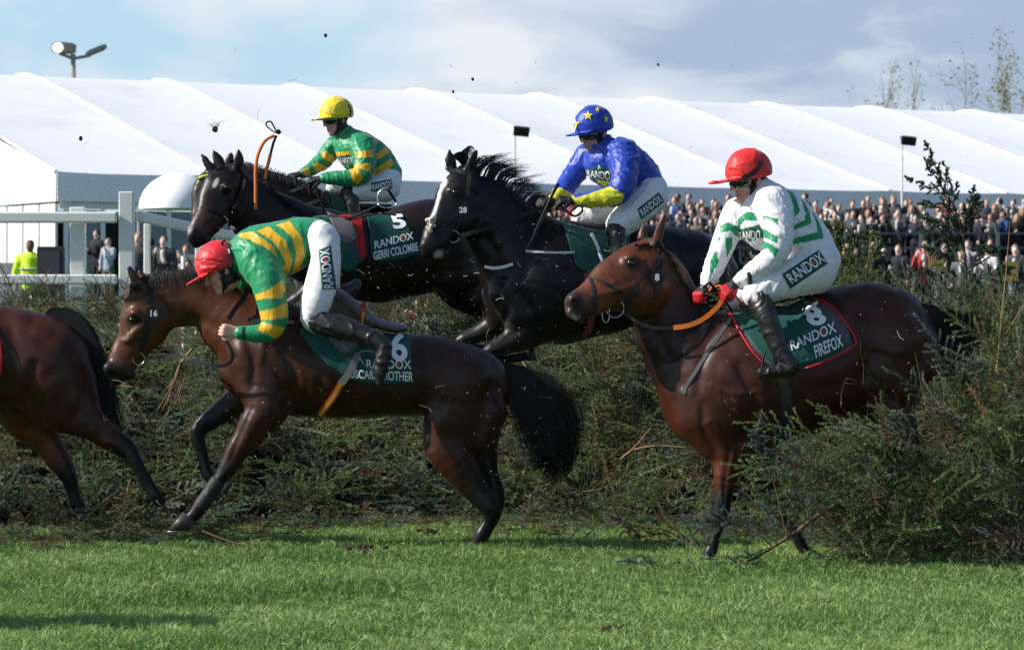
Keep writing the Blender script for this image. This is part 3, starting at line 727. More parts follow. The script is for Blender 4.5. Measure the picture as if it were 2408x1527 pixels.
    cl = patch('cloth', ([(1718, 720), (1750, 780), (1800, 842), (1850, 860), (1893, 857), (1945, 838), (1992, 812)], [(1722, 716), (1750, 712), (1800, 706), (1850, 704), (1890, 706), (1912, 720), (1948, 770)]), bv, d, CLOTH, nc, .016, 40, 20)
    tube('binding', [np.array([[*on_surface(bv, x, y, d, .014), .007] for x, y in catmull([(1708, 720), (1732, 768), (1762, 816), (1793, 853)], 6)])], RED, nc); tube('binding', [np.array([[*on_surface(bv, x, y, d, .014), .007] for x, y in catmull([(1913, 702), (1955, 722), (1990, 762), (2010, 800), (2004, 815), (1950, 846), (1893, 866)], 6)])], RED, nc)
    lettering('number', '8', [(1906, 771), (1948, 761), (1924, 722), (1878, 724)], bv, d, WHITE, nc, .024, .04)
    lettering('lettering', 'RANDOX', [(1860, 826), (1967, 781), (1962, 757), (1855, 803)], bv, d, WHITE, nc, .024, .010, dot=4)
    lettering('lettering', 'FIREFOX', [(1917, 842), (1982, 813), (1976, 787), (1911, 814)], bv, d, WHITE, nc, .024, .020)
    sd = empty('saddle', W(1820, 720, d)); tag(sd, 'small black racing saddle under the rider in white and green', 'saddle', 'racing saddles')
    s = Solid(d); s.chain([(1745, 716, 8, 0, 5), (1790, 706, 10, 0, 7), (1840, 698, 9, 0, 8), (1890, 690, 7, 0, 6)], .02); link('seat', s.mesh('seat', .008), BLACK, sd)
    strap('girth', [(1838, 880), (1848, 930), (1846, 985), (1838, 1030)], 24, bv, d, mat('girth_black', (.014, .014, .015), .7), sd, .012)
    tube('stirrup_leather', [np.array([[*W(x, y, d-.36), .007] for x, y in catmull([(1775, 726), (1810, 735), (1850, 738), (1882, 735), (1892, 722), (1885, 712), (1850, 722), (1815, 720)], 5)])], BLACK, sd)
    tube('stirrup', [np.array([[*W(x, y, d-.36), .006] for x, y in ((1790, 866), (1796, 835), (1806, 812), (1818, 835), (1822, 868), (1790, 870))])], BLACK, sd)
    return root, b, bv
H8 = build_8()

# ---- the black horse with the white blaze (28)
D28 = 23.4; NK = (.006, .005, .005); NK2 = (.014, .010, .0095)
def build_28():
    d = D28
    parts = [P([(1205, 665, 66, -.22, .8), (1235, 660, 95, -.2, .75), (1290, 667, 142, -.14, .7), (1350, 662, 138, -.06, .74), (1430, 655, 128, .06, .8), (1510, 640, 112, .18, .9), (1590, 628, 94, .30, 1), (1650, 625, 72, .38, 1), (1690, 645, 48, .42, 1.05)], .06, NK),
        P([(1105, 470, 58, -.3, .6), (1135, 490, 72, -.28, .5), (1170, 530, 88, -.26, .5), (1215, 590, 105, -.22, .52), (1265, 640, 120, -.16, .58)], .06, NK),
        P([(1096, 412, 28, -.33, .9), (1082, 470, 58, -.38, .55), (1060, 510, 50, -.42, .52), (1038, 545, 40, -.46, .58), (1018, 573, 32, -.50, .75), (1010, 588, 24, -.51, .95)], .03, NK),
        P([(1108, 515, 38, -.42, .5)], .03, NK), P([(1002, 575, 14, -.54, .9)], .02, NK2), P([(1012, 600, 12, -.5, 1.7)], .014, NK2), P([(1038, 594, 13, -.48, 1.6)], .015, NK2),
        P([(1070, 452, 13, -.46, .8)], .02, NK), P([(1006, 580, 8, -.6, 1)], .008, BK, op='sub'),
        P([(1100, 400, 11, -.39, .8), (1112, 372, 12, -.40, .6), (1125, 346, 3, -.40, .6)], .012, NK), P([(1066, 402, 11, -.28, .8), (1058, 376, 12, -.27, .6), (1056, 351, 3, -.27, .6)], .012, NK2),
        P([(1112, 386, 5, -.425, .6), (1120, 360, 2.5, -.42, .6)], .006, BK, op='sub'),
        P([(1190, 690, 38, -.34, .7), (1220, 745, 42, -.33, .7)], .04, NK2), P([(1165, 690, 34, -.1, .7), (1180, 735, 36, -.08, .7)], .04, NK2),
        P([(1310, 620, 60, -.3, .5), (1270, 730, 60, -.34, .5)], .05, NK), P([(1630, 615, 62, .2, .8), (1640, 690, 60, .2, .7)], .05, NK),
        P([(1262, 760, 50, -.28, .65), (1235, 785, 40, -.33, .75), (1192, 808, 27, -.36, .85), (1148, 829, 18, -.38), (1160, 846, 11, -.34), (1205, 842, 10, -.28), (1240, 836, 11, -.24)], .03, NK2),
        P([(1205, 745, 42, -.05, .65), (1165, 765, 30, -.03, .8), (1122, 785, 21, -.02), (1084, 801, 15, -.02), (1096, 816, 10, .02), (1135, 818, 10, .08), (1160, 822, 11, .1)], .03, NK2),
        P([(1655, 665, 70, .24, .7), (1690, 735, 48, .22, .7), (1745, 775, 28, .2), (1800, 760, 20, .2), (1840, 800, 13, .2), (1880, 850, 14, .2)], .03, NK),
        P([(1640, 670, 60, .5, .7), (1670, 740, 44, .55, .7), (1720, 785, 26, .56), (1775, 780, 19, .56), (1810, 830, 13, .56), (1840, 870, 13, .56)], .03, NK)]
    root, b, bv = horse('black racehorse with a narrow white blaze jumping behind the fence', d, (1400, 1230), parts, NK, lat=(-.28, 1, 0), seed=28, mid=-.1, lines=[([(1122, 528), (1132, 500), (1122, 470), (1108, 448)], .014, 8), ([(1030, 540), (1060, 520), (1084, 500)], -.006, 4), ([(1058, 446), (1074, 444), (1084, 454)], -.008, 5), ([(1140, 560), (1170, 600), (1180, 660)], .014, 11), ([(1186, 660), (1196, 720), (1188, 755)], .022, 9), ([(1250, 600), (1225, 660), (1236, 720)], .012, 11), ([(1330, 640), (1350, 700), (1310, 780)], .016, 14), ([(1230, 770), (1190, 795)], .006, 6), ([(1220, 690), (1250, 730), (1270, 770)], .010, 8), ([(1430, 650), (1440, 760)], .004, 9), ([(1470, 650), (1480, 740)], .004, 9)],
        spots=[(1043, 430, 8, 12, 25, (.60, .58, .56), .3), (1031, 466, 4, 34, 14, (.60, .58, .56), .4), (1019, 510, 4, 26, 12, (.55, .52, .50), .6), (1006, 581, 9, 8, 50, (.004, .003, .003), .5), (1030, 598, 9, 10, 40, (.40, .38, .38), .9)])
    hoof(root, d-.24, (1240, 836), (3, 12), (1258, 832), (3, 15), rim=False); hoof(root, d+.1, (1160, 822), (3, 11), (1176, 822), (3, 14), rim=False)
    eye(root, bv, d, 1070, 452, .018)
    # wind-blown mane and forelock
    r = np.random.default_rng(28); G = []
    cr = catmull([(1108, 388), (1140, 398), (1170, 412), (1210, 449), (1245, 479), (1275, 506)], 8)
    for i in range(110):
        p = cr[r.integers(0, len(cr))]; f = r.uniform(.35, 1.1)
        G.append(guide([(p[0]-6, p[1]+14, 4, -.3), (p[0]+4, p[1]-6, 5, -.3), (p[0]+10+16*f, p[1]-20*f, 4, -.28), (p[0]+22+44*f+r.normal(0, 8), p[1]-r.uniform(-4, 34)*f, 5, -.25)], d))
    hair('mane', G, 9, root, 5, .0018, fray=.9)
    hair('forelock', [guide([(1092, 384, 6, -.33), (1080, 366, 9, -.35), (1064, 372, 9, -.37), (1050, 396, 7, -.39)], d), guide([(1098, 384, 6, -.33), (1090, 360, 9, -.33), (1100, 352, 9, -.3), (1112, 362, 7, -.28)], d)], 80, root, 6, .0024, fray=.4)
    hair('tail', [guide([(1700, 640, 12, .42), (1745, 650, 25, .45), (1790, 690, 30, .45), (1810, 750, 25, .45)], d)], 200, root, 7, .0026, fray=.5)
    br = empty('bridle', W(1090, 480, d)); tag(br, 'black bridle with number 28 disc and cream sheepskin noseband', 'bridle', 'bridles on the horses')
    strap('headpiece', [(1098, 392), (1102, 420), (1098, 450), (1092, 476)], 10, bv, d, BLACK, br); strap('browband', [(1100, 412), (1076, 402), (1054, 402), (1040, 408)], 8, bv, d, BLACK, br)
    strap('cheekpiece', [(1092, 476), (1083, 505), (1076, 528), (1068, 545)], 5, bv, d, BLACK, br); strap('noseband', [(1018, 518), (1040, 518), (1064, 522), (1084, 530)], 6, bv, d, BLACK, br)
    disc('number_disc', 1088, 494, 14, bv, d, br, '28')
    pb = on_surface(bv, 1066, 556, d, .014); ring('bit_ring', 1066, 556, 14, pb.y, STEEL, br, .0034); yb = pb.y-d
    # sheepskin puffs
    r = np.random.default_rng(9); fl = Solid(d)
    for _ in range(34): fl.chain([(1013+r.normal(0, 6), 523+r.normal(0, 8), r.uniform(3, 5), -.56+r.normal(0, .015), 1)], .004, (.62, .55, .42))
    link('sheepskin', fl.mesh('sheepskin', .006), mat('sheepskin', (.66, .60, .47), .95, .1, bump=.8, bscale=150), br)
    strap('rein', [(1078, 555, yb), (1110, 546, -.52), (1150, 535, -.5), (1200, 518, -.46), (1250, 498, -.42), (1292, 480, -.36)], 10, bv, d, BLACK, br, free=True)
    strap('rein', [(1238, 586, -.5), (1262, 540, -.45), (1282, 500, -.4), (1290, 484, -.36)], 6, bv, d, BLACK, br, free=True)
    strap('breastgirth', [(1140, 626), (1160, 630), (1185, 627), (1206, 620)], 7, bv, d, mat('white_web', (.68, .67, .66), .7), br, .012)
    strap('breastgirth', [(1236, 590), (1262, 592), (1300, 594), (1350, 594)], 5, bv, d, mat('white_web', (.68, .67, .66), .7), br, .012)
    nc = empty('number_cloth', W(1370, 590, d)); tag(nc, 'plain green number cloth with a striped edge under the rider in blue', 'saddlecloth', 'number cloths')
    patch('cloth', ([(1330, 548), (1345, 600), (1362, 632), (1400, 640), (1440, 620), (1480, 600)], [(1318, 524), (1340, 528), (1370, 535), (1400, 540), (1440, 545), (1480, 552)]), bv, d, CLOTH, nc, .012, 26, 16)
    strap('binding', [(1388, 550), (1402, 580), (1414, 615)], 8, bv, d, mat('white_web', (.68, .67, .66), .7), nc, .018); strap('binding', [(1390, 550), (1404, 580), (1416, 615)], 3, bv, d, mat('blue_web', (.05, .08, .4), .7), nc, .021)
    sd = empty('saddle', W(1400, 540, d)); tag(sd, 'thin black saddle under the rider in blue', 'saddle', 'racing saddles')
    s = Solid(d); s.chain([(1325, 522, 7, -.08, 4), (1370, 532, 9, -.02, 6), (1420, 540, 9, .05, 7), (1480, 536, 7, .12, 6)], .02); link('seat', s.mesh('seat', .009), BLACK, sd)
    strap('girth', [(1378, 640), (1390, 700), (1386, 760), (1368, 788)], 16, bv, d, mat('girth_red', (.20, .03, .025), .7), sd, .012)
    return root, b, bv
H28 = build_28()

# ---- the riderless dark brown horse (5)
D5 = 25.6; DB = (.012, .0065, .0055); DBH = (.012, .0085, .008)
def build_5():
    d = D5
    parts = [P([(745, 590, 70, -.3, .8), (790, 600, 96, -.2, .75), (850, 605, 104, -.1, .8), (920, 603, 104, 0, .85), (990, 580, 108, .12, .9), (1050, 568, 98, .2, 1), (1095, 590, 72, .26, 1), (1112, 615, 50, .28, 1)], .06, DB),
        P([(560, 470, 58, -.45, .6), (590, 490, 66, -.42, .5), (640, 530, 78, -.38, .5), (700, 560, 85, -.3, .55), (760, 590, 92, -.2, .6)], .06, DBH),
        dict(pts=[(545, 410, 26, -.5, .95), (523, 452, 52, -.55, .62), (505, 488, 45, -.6, .6), (487, 520, 37, -.66, .65), (470, 546, 30, -.7, .8), (464, 558, 24, -.72, .95)], k=.03, cols=[DBH, DBH, DBH, (.03, .014, .010), (.045, .018, .012), DBH]),
        P([(550, 498, 30, -.55, .5)], .03, DBH), P([(454, 548, 13, -.76, .9)], .02, DBH), P([(462, 574, 11, -.72, 1.7)], .014, DBH), P([(486, 568, 12, -.70, 1.6)], .014, DBH),
        P([(459, 552, 8, -.83, 1)], .008, BK, op='sub'), P([(532, 440, 12, -.68, .8)], .02, DBH),
        P([(553, 402, 11, -.55, .8), (562, 374, 12, -.56, .6), (562, 346, 3, -.56, .6)], .012, DBH), P([(524, 400, 11, -.44, .8), (512, 376, 11, -.43, .6), (499, 350, 3, -.43, .6)], .012, DBH),
        P([(562, 386, 5, -.595, .6), (563, 360, 2.5, -.59, .6)], .006, BK, op='sub'),
        P([(830, 560, 50, -.3, .5), (790, 640, 50, -.35, .5)], .05, DB), P([(1060, 570, 60, .0, .8), (1070, 640, 58, .0, .7)], .05, DB),
        P([(780, 670, 45, -.32, .65), (750, 705, 34, -.38, .8), (705, 735, 24, -.42), (660, 760, 16, -.42), (680, 790, 10, -.4), (720, 800, 10, -.38)], .03, DB),
        P([(770, 660, 40, .02, .65), (730, 690, 30, .05, .8), (690, 715, 22, .05), (650, 735, 15, .05), (665, 765, 10, .05)], .03, DB),
        P([(1080, 640, 66, .08, .7), (1110, 690, 44, .08, .7), (1160, 720, 27, .08), (1210, 715, 20, .08), (1240, 760, 13, .08)], .03, DB), P([(1060, 640, 60, .38, .7), (1085, 690, 42, .4, .7), (1130, 720, 26, .4), (1180, 720, 19, .4), (1210, 760, 12, .4)], .03, DB)]
    root, b, bv = horse('riderless dark brown horse with a small white star, its saddle empty', d, (850, 1190), parts, DB, lat=(-.3, 1, 0), seed=55, mid=-.2, lines=[([(556, 520), (566, 490), (556, 460), (545, 440)], .014, 8), ([(480, 520), (505, 505), (530, 485)], -.006, 4), ([(520, 434), (536, 432), (546, 442)], -.008, 5), ([(600, 520), (660, 560)], .01, 12)],
        spots=[(507, 430, 5, 12, 25, (.50, .49, .48), .4), (459, 552, 8, 7, 50, (.003, .003, .003), .5), (446, 540, 6, 12, 20, (.22, .21, .21), .9)])
    eye(root, bv, d, 533, 440, .018)
    mane(root, bv, d, [(568, 386), (605, 411), (641, 445), (675, 476), (709, 498)], 260, (6, 18), 15, 8)
    hair('tail', [guide([(1110, 600, 10, .3), (1150, 610, 20, .3), (1190, 650, 24, .3), (1200, 700, 18, .3)], d)], 160, root, 8, .0026, fray=.4)
    br = empty('bridle', W(530, 460, d)); tag(br, 'black bridle with a thick sheepskin cheekpiece on the riderless horse', 'bridle', 'bridles on the horses')
    strap('browband', [(560, 402), (540, 396), (522, 397), (508, 402)], 6, bv, d, BLACK, br); strap('headpiece', [(560, 395), (572, 420), (575, 440)], 9, bv, d, BLACK, br)
    tube('sheepskin', [np.array([[*on_surface(bv, x, y, d, .02), .026] for x, y in catmull([(574, 420), (570, 446), (560, 470), (548, 492)], 4)])], mat('black_sheepskin', (.012, .012, .013), .9, bump=.8, bscale=150), br, 8)
    strap('noseband', [(472, 488), (490, 494), (510, 502), (525, 508)], 7, bv, d, BLACK, br)
    pb = on_surface(bv, 521, 522, d, .014); ring('bit_ring', 521, 522, 15, pb.y, STEEL, br, .0036); yb = pb.y-d
    strap('rein', [(535, 528, yb), (552, 538, -.74), (570, 545, -.72), (592, 547, -.7)], 6, bv, d, BLACK, br, free=True)
    # flying orange gripped reins
    tube('rein', [np.array([[*W(x, y, d-.62), .014] for x, y in catmull([(601, 492), (601, 440), (601, 400), (606, 365), (622, 332), (645, 318)], 5)]), np.array([[*W(x, y, d-.60), .014] for x, y in ((622, 421), (628, 395), (636, 362))])], ORANGE, br)
    tube('rein', [np.array([[*W(x, y, d-.60), .011] for x, y in ((636, 362), (643, 335), (650, 318))]), np.array([[*W(x, y, d-.61), .007] for x, y in catmull([(650, 314), (636, 305), (626, 296), (627, 288), (636, 286), (643, 296), (650, 310)], 4)]), np.array([[*W(650, 312, d-.61), .020], [*W(655, 310, d-.61), .024], [*W(659, 314, d-.61), .016]])], BLACK, br)
    nc = empty('number_cloth', W(920, 560, d)); tag(nc, 'dark green number cloth with long white name on the riderless horse', 'saddlecloth', 'number cloths')
    patch('underlay', ([(800, 520), (815, 580), (840, 618), (862, 600)], [(795, 508), (815, 508), (835, 510), (850, 512)]), bv, d, mat('red_cloth', (.38, .012, .014), .7, .3, bump=.3, bscale=30), nc, .010, 16, 14)
    patch('cloth', ([(868, 545), (872, 596), (885, 615), (930, 612), (984, 598)], [(862, 510), (880, 506), (905, 505), (935, 508), (960, 530)]), bv, d, mat('number_cloth_faded', (.008, .064, .052), .62, .3, bump=.4, bscale=26), nc, .014, 26, 18)
    patch('cloth', ([(742, 560), (770, 600), (820, 640), (850, 610)], [(735, 510), (760, 508), (790, 512), (815, 530)]), bv, d, CLOTH, nc, .014, 18, 14)
    lettering('number', '5', [(925, 541), (957, 537), (948, 506), (914, 508)], bv, d, WHITE, nc, .022, .035)
    lettering('lettering', 'RANDOX', [(880, 586), (972, 563), (970, 546), (878, 568)], bv, d, WHITE, nc, .022, .012, dot=4)
    lettering('lettering', 'GERRI COLOMBE', [(878, 612), (983, 589), (980, 570), (876, 592)], bv, d, WHITE, nc, .022, .02)
    sd = empty('saddle', W(800, 520, d)); tag(sd, 'empty grey saddle with stirrups flying up on the riderless horse', 'saddle', 'racing saddles')
    s = Solid(d, (-.3, 1, 0)); s.chain([(762, 500, 10, -.12, 3), (785, 512, 11, -.1, 4), (815, 530, 11, -.06, 4.5), (850, 522, 10, 0, 5), (880, 510, 7, .05, 4)], .02); link('seat', s.mesh('seat', .01), SADDLE, sd)
    patch('flap', ([(790, 545), (815, 575), (840, 560)], [(768, 500), (800, 512), (830, 525)]), bvh_of(b, sd.children[0]), d, SADDLE, sd, .014, 14, 12, thick=.01)
    tube('stirrup_leather', [np.array([[*W(x, y, d-.45), .010] for x, y in catmull([(812, 515), (845, 505), (870, 492), (890, 483)], 4)]), np.array([[*W(x, y, d-.42), .008] for x, y in catmull([(820, 518), (860, 508), (895, 502), (932, 506)], 4)]), np.array([[*W(x, y, d-.36), .008] for x, y in ((748, 447), (756, 478), (763, 500))])], BLACK, sd)
    tube('stirrup', [np.array([[*W(x, y, d-.45), .007] for x, y in catmull([(890, 481), (887, 465), (893, 450), (906, 443), (914, 444), (926, 462), (933, 472), (930, 482), (915, 489), (898, 487), (889, 481)], 3)])], STEEL, sd)
    tube('stirrup', [np.array([[*W(x, y, d-.45), .012] for x, y in ((912, 445), (931, 474))])], BLACK, sd)
    return root, b, bv
H5 = build_5()

# ---- the horse mostly hidden behind the riderless one
DH = 27.4
def build_hidden():
    d = DH; HC = (.030, .016, .0115)
    parts = [P([(790, 560, 74, -.1, .8), (850, 575, 88, 0, .85), (930, 575, 88, .1, .9), (1000, 565, 86, .2, .95), (1040, 580, 60, .25, 1)], .06, HC),
        P([(535, 430, 40, -.3, .6), (580, 440, 52, -.28, .5), (650, 462, 56, -.24, .5), (720, 495, 62, -.18, .55), (780, 535, 74, -.1, .6)], .06, HC),
        P([(506, 406, 24, -.34, .9), (492, 445, 38, -.38, .6), (480, 480, 30, -.42, .62), (474, 508, 24, -.45, .8)], .03, HC),
        P([(500, 400, 10, -.4, .8), (488, 386, 11, -.4, .6), (475, 366, 3, -.4, .6)], .012, HC), P([(530, 395, 9, -.28, .8), (538, 378, 10, -.28, .6), (543, 362, 3, -.28, .6)], .012, HC),
        P([(800, 640, 40, -.2, .7), (770, 690, 26, -.22), (730, 740, 16, -.22), (740, 790, 10, -.2)], .03, HC), P([(800, 640, 40, .1, .7), (760, 680, 26, .12), (715, 720, 16, .12), (730, 770, 10, .12)], .03, HC),
        P([(1030, 630, 55, .1, .7), (1060, 690, 30, .1), (1110, 730, 18, .1)], .03, HC), P([(1030, 630, 55, .35, .7), (1060, 690, 30, .36), (1100, 730, 18, .36)], .03, HC)]
    root, b, bv = horse('dark horse half hidden behind the riderless one, wearing a yellow browband', d, (850, 1157), parts, HC, lat=(-.2, 1, 0), seed=77, h=.015)
    r = np.random.default_rng(3); G = []
    for x, y in catmull([(548, 378), (600, 388), (660, 408), (720, 432), (770, 466)], 6):
        G.append(guide([(x, y+14, 5, -.26), (x+2, y+2, 6, -.28), (x+8, y+8, 5, -.36), (x+12, y+24, 4, -.40)], d))
    hair('mane', G, 16, root, 8, .0024, fray=.3)
    br = empty('bridle', W(500, 420, d)); tag(br, 'bridle with a bright yellow green browband on the half hidden horse', 'bridle', 'bridles on the horses')
    tube('browband', [np.array([[*on_surface(bv, x, y, d, .01), .013] for x, y in catmull([(467, 421), (478, 416), (490, 414), (506, 413)], 4)])], mat('lime_band', (.50, .62, .05), .5), br)
    tube('rein', [np.array([[*W(x, y, d-.42), .010] for x, y in catmull([(683, 455), (705, 446), (726, 436), (740, 428)], 4)])], BLACK, br)
    sd = empty('saddle', W(870, 480, d)); tag(sd, 'black saddle under the rider in the yellow cap', 'saddle', 'racing saddles')
    s = Solid(d); s.chain([(790, 488, 8, 0, 5), (840, 488, 10, 0, 6), (890, 488, 9, .05, 6), (920, 486, 6, .05, 5)], .02); link('seat', s.mesh('seat', .012), BLACK, sd)
    strap('breastgirth', [(706, 488), (730, 478), (760, 466)], 8, bv, d, WEB, sd, .012)
    patch('saddle_pad', ([(765, 480), (790, 515), (815, 525)], [(765, 446), (785, 450), (810, 470)]), bv, d, CLOTH, sd, .012, 12, 10)
    return root, b, bv
HH = build_hidden()

# ---- the hindquarters leaving the picture on the left
DL = 21.2
def build_left():
    d = DL; CB = (.042, .0125, .0060); CR = (.10, .032, .011)
    parts = [P([(-420, 880, 110, 0, .72), (-300, 870, 120, 0, .75), (-180, 860, 116, 0, .88), (-80, 848, 114, 0, .92), (0, 842, 122, 0, .92), (70, 845, 114, 0, .95), (130, 855, 95, 0, .95), (172, 880, 52, 0, 1)], .06, CB),
        P([(-420, 830, 90, 0, .6), (-540, 730, 70, 0, .5), (-640, 660, 60, 0, .5)], .06, CB), P([(-640, 660, 40, 0, .7), (-690, 720, 55, 0, .55), (-740, 790, 38, 0, .6), (-765, 830, 28, 0, .8)], .04, CB),
        P([(-640, 640, 10, -.05), (-645, 600, 4, -.06)], .02, CB),
        P([(110, 870, 88, -.14, .7), (140, 930, 78, -.14, .65)], .06, CB), P([(185, 880, 40, -.08, .9), (200, 945, 36, -.12, .8)], .04, CB),
        leg([(120, 905, 92, -.1, .6), (165, 955, 66, -.15, .62), (205, 988, 42, -.17, .7), (255, 1028, 29, -.17, .8), (296, 1052, 25, -.17, .8), (322, 1092, 16, -.17), (348, 1138, 15, -.17), (364, 1163, 17, -.17), (374, 1178, 14, -.17)], CB, 4),
        leg([(50, 905, 88, .1, .6), (60, 960, 66, .16, .62), (88, 1010, 46, .17, .7), (130, 1068, 30, .17, .8), (158, 1112, 22, .17), (170, 1150, 15, .17), (179, 1180, 16, .17), (184, 1192, 13, .17)], CR, 4),
        P([(-420, 950, 55, -.14, .7), (-450, 1030, 36, -.17), (-480, 1120, 22, -.17), (-500, 1200, 15, -.17), (-530, 1260, 15, -.17)], .03, CB), P([(-400, 950, 55, .14, .7), (-360, 1030, 34, .17), (-380, 1110, 21, .17), (-330, 1160, 14, .17)], .03, CB)]
    root, b, bv = horse('hindquarters of a chestnut brown horse galloping out of view, black tail down', d, (60, 1278), parts, CB, seed=31, lines=[([(80, 860), (70, 920), (100, 990)], .016, 16), ([(185, 870), (200, 930), (170, 985)], .014, 14), ([(10, 740), (30, 800), (20, 900)], .014, 18), ([(200, 965), (255, 1015)], .008, 8), ([(240, 1020), (290, 1045)], .006, 6)])
    hoof(root, d-.17, (372, 1176), (12, 8), (384, 1190), (15, 9)); hoof(root, d+.17, (184, 1190), (12, 2), (190, 1206), (15, 2))
    hair('tail', [guide([(115, 732, 10, 0), (160, 745, 16, 0), (198, 785, 18, -.02), (218, 840, 20, -.04), (235, 905, 26, -.06), (252, 970, 22, -.06), (282, 1030, 12, -.06)], d)], 800, root, 9, .0016, fray=.6)
    nc = empty('number_cloth', W(-40, 830, d)); tag(nc, 'green cloth edge with red binding at the left edge of the picture', 'saddlecloth', 'number cloths')
    patch('cloth', ([(-150, 900), (-80, 905), (0, 880)], [(-150, 745), (-80, 740), (-14, 760)]), bv, d, CLOTH, nc, .012, 14, 12); strap('binding', [(-14, 760), (-2, 800), (2, 850), (0, 880)], 6, bv, d, mat('red_binding'), nc, .016)
    return root, b, bv
HL = build_left()
# ------------------------------------------------------------------ riders
SKIN = (.62, .355, .27)
SKINM = mat('skin', attr=True, rough=.5, spec=.4, var=.10, vscale=60, bump=.12, bscale=220)
SILK = mat('racing_silk', attr=True, rough=.43, spec=.42, var=.06, vscale=30, bump=1.0, bscale=22, bstretch=(1, 1, .55), sheen=.25, dirt=((.10, .075, .05), .66, .76, 70))
BREECH = mat('white_breeches', attr=True, rough=.55, spec=.35, var=.03, bump=.45, bscale=15, dirt=((.13, .105, .08), .615, .74, 85))
CAP = mat('cap_silk', attr=True, rough=.46, spec=.4, var=.06, vscale=25, bump=.5, bscale=24, sheen=.2, dirt=((.10, .06, .04), .68, .76, 90))
GLOVE = mat('glove', attr=True, rough=.6, spec=.35, bump=.3, bscale=160)
LENS = mat('goggle_lens', (.006, .006, .007), .06, .7, coat=.6)
PATCHG = mat('patch_green', (.006, .070, .050), .55, .35, bump=.3, bscale=40)
WHITEP = mat('white_print')

def inpoly(Pt, poly):
    x, y = Pt[:, 0], Pt[:, 1]; r = np.zeros(len(Pt), bool); n = len(poly); j = n-1
    for i in range(n):
        xi, yi = poly[i]; xj, yj = poly[j]
        c = ((yi > y) != (yj > y)) & (x < (xj-xi)*(y-yi)/((yj-yi) or 1e-9)+xi); r ^= c; j = i
    return r

def frame(fwd, up):
    f = Vector(fwd).normalized(); s = Vector(up).cross(f).normalized(); u = f.cross(s).normalized(); return f, s, u

def add_head(S, o, f, s, u, sc):
    A = (f, s, u)
    def pt(x, y, z): return np.array(o+(f*x+s*y+u*z)*sc)
    def e(x, y, z, rx, ry, rz, k=.02, col=SKIN, op='add'): S.ell(pt(x, y, z), A, (rx*sc, ry*sc, rz*sc), k*sc, col, op)
    red = (.60, .285, .215); lip = (.48, .17, .14)
    e(-.005, 0, .035, .094, .075, .098); e(.03, 0, -.045, .062, .056, .078, .03, red); e(.066, 0, -.104, .024, .024, .02, .03)
    e(.0, .045, -.065, .04, .016, .03, .03); e(.0, -.045, -.065, .04, .016, .03, .03)
    e(.072, .034, -.028, .02, .02, .016, .02, red); e(.072, -.034, -.028, .02, .02, .016, .02, red)
    S.chain3([[*pt(.088, 0, .012), .010*sc], [*pt(.103, 0, -.016), .011*sc], [*pt(.113, 0, -.034), .0135*sc]], .012*sc, red, 2)
    e(.098, .012, -.038, .010, .009, .008, .008, red); e(.098, -.012, -.038, .010, .009, .008, .008, red)
    e(.085, 0, .022, .016, .05, .012, .015)
    for q in (.032, -.032): e(.092, q, .002, .014, .018, .011, .01, SKIN, 'sub')
    e(.089, 0, -.066, .010, .024, .0065, .006, lip); e(.086, 0, -.079, .011, .021, .0075, .006, lip)
    e(.098, 0, -.0725, .006, .024, .0018, .002, lip, 'sub')
    for q in (.076, -.076):
        e(-.004, q, -.012, .021, .009, .033, .006, red); e(.002, q*1.12, -.010, .010, .006, .018, .004, SKIN, 'sub')

def hand3(S, w, f, n, side, sc=1.0, curl=1.0, infl=0.0, col=SKIN, k=.007, nails=None):
    """palm, four unequal bent fingers and a thumb; f from the wrist to the knuckles, n the back of the hand, side +1/-1 thumb side"""
    f = Vector(f).normalized(); n = (Vector(n)-f*Vector(n).dot(f)).normalized(); s = f.cross(n)*side; w = Vector(w)
    g = lambda a, b, c: w+(f*a+s*b+n*c)*sc
    for b in (-.030, -.011, .010, .030): S.chain3([[*g(0, b*.55, 0), .0135*sc+infl], [*g(.082+.006*(b > -.02), b, 0), .0115*sc+infl]], k*2, col)
    for i, (b, ln, r) in enumerate(((.030, .95, .0088), (.010, 1.05, .0092), (-.011, .98, .0088), (-.030, .78, .0076))):
        p = g(.084+.006*(b > -.02), b, .002); pts = [[*p, r*sc+infl]]; a = 0
        for L, da in ((.044, 62), (.028, 78), (.022, 48)):
            a += da*curl+i*1.5; d = f*math.cos(R(a))-n*math.sin(R(a)); p = p+d*L*ln*sc; r *= .92; pts.append([*p, r*sc+infl])
        S.chain3(pts, k*.6, col, 2)
    a = [g(.018, .022, -.004), g(.050, .050, -.012), g(.078, .052, -.030), g(.092, .034, -.044)]
    S.chain3([[*q, r*sc+infl] for q, r in zip(a, (.0155, .0125, .0105, .0090))], k, col, 2)

def cap_mesh(o, f, s, u, col, sc, seed, peak=(.150, .075, .088), pdrop=.008, h=.0055):
    S = Solid(20); A = (f, s, u)
    c = lambda x, y, z: np.array(o+(f*x+s*y+u*z)*sc)
    S.ell(c(-.006, 0, .045), A, (.139*sc, .116*sc, .130*sc), .01, col)
    S.half(c(0, 0, -.002), -u+f*0.10, .006)
    pf = (f+u*.06).normalized(); pu = pf.cross(s).normalized()
    S.ell(c(peak[0]-.015, 0, pdrop+.004), (pf, s, -pu), (peak[1]*sc, peak[2]*sc, .0065*sc), .008, col)
    S.ell(c(-.03, 0, -.03), A, (.108*sc, .100*sc, .11*sc), .003, col, 'sub')
    # gathers of the silk cover radiating from the button on top
    top = c(-.006, 0, .175)
    wv = waves(seed, (30, 60), .011, ridge=True)
    return S.mesh('cap', h, noise=wv, smooth=1)

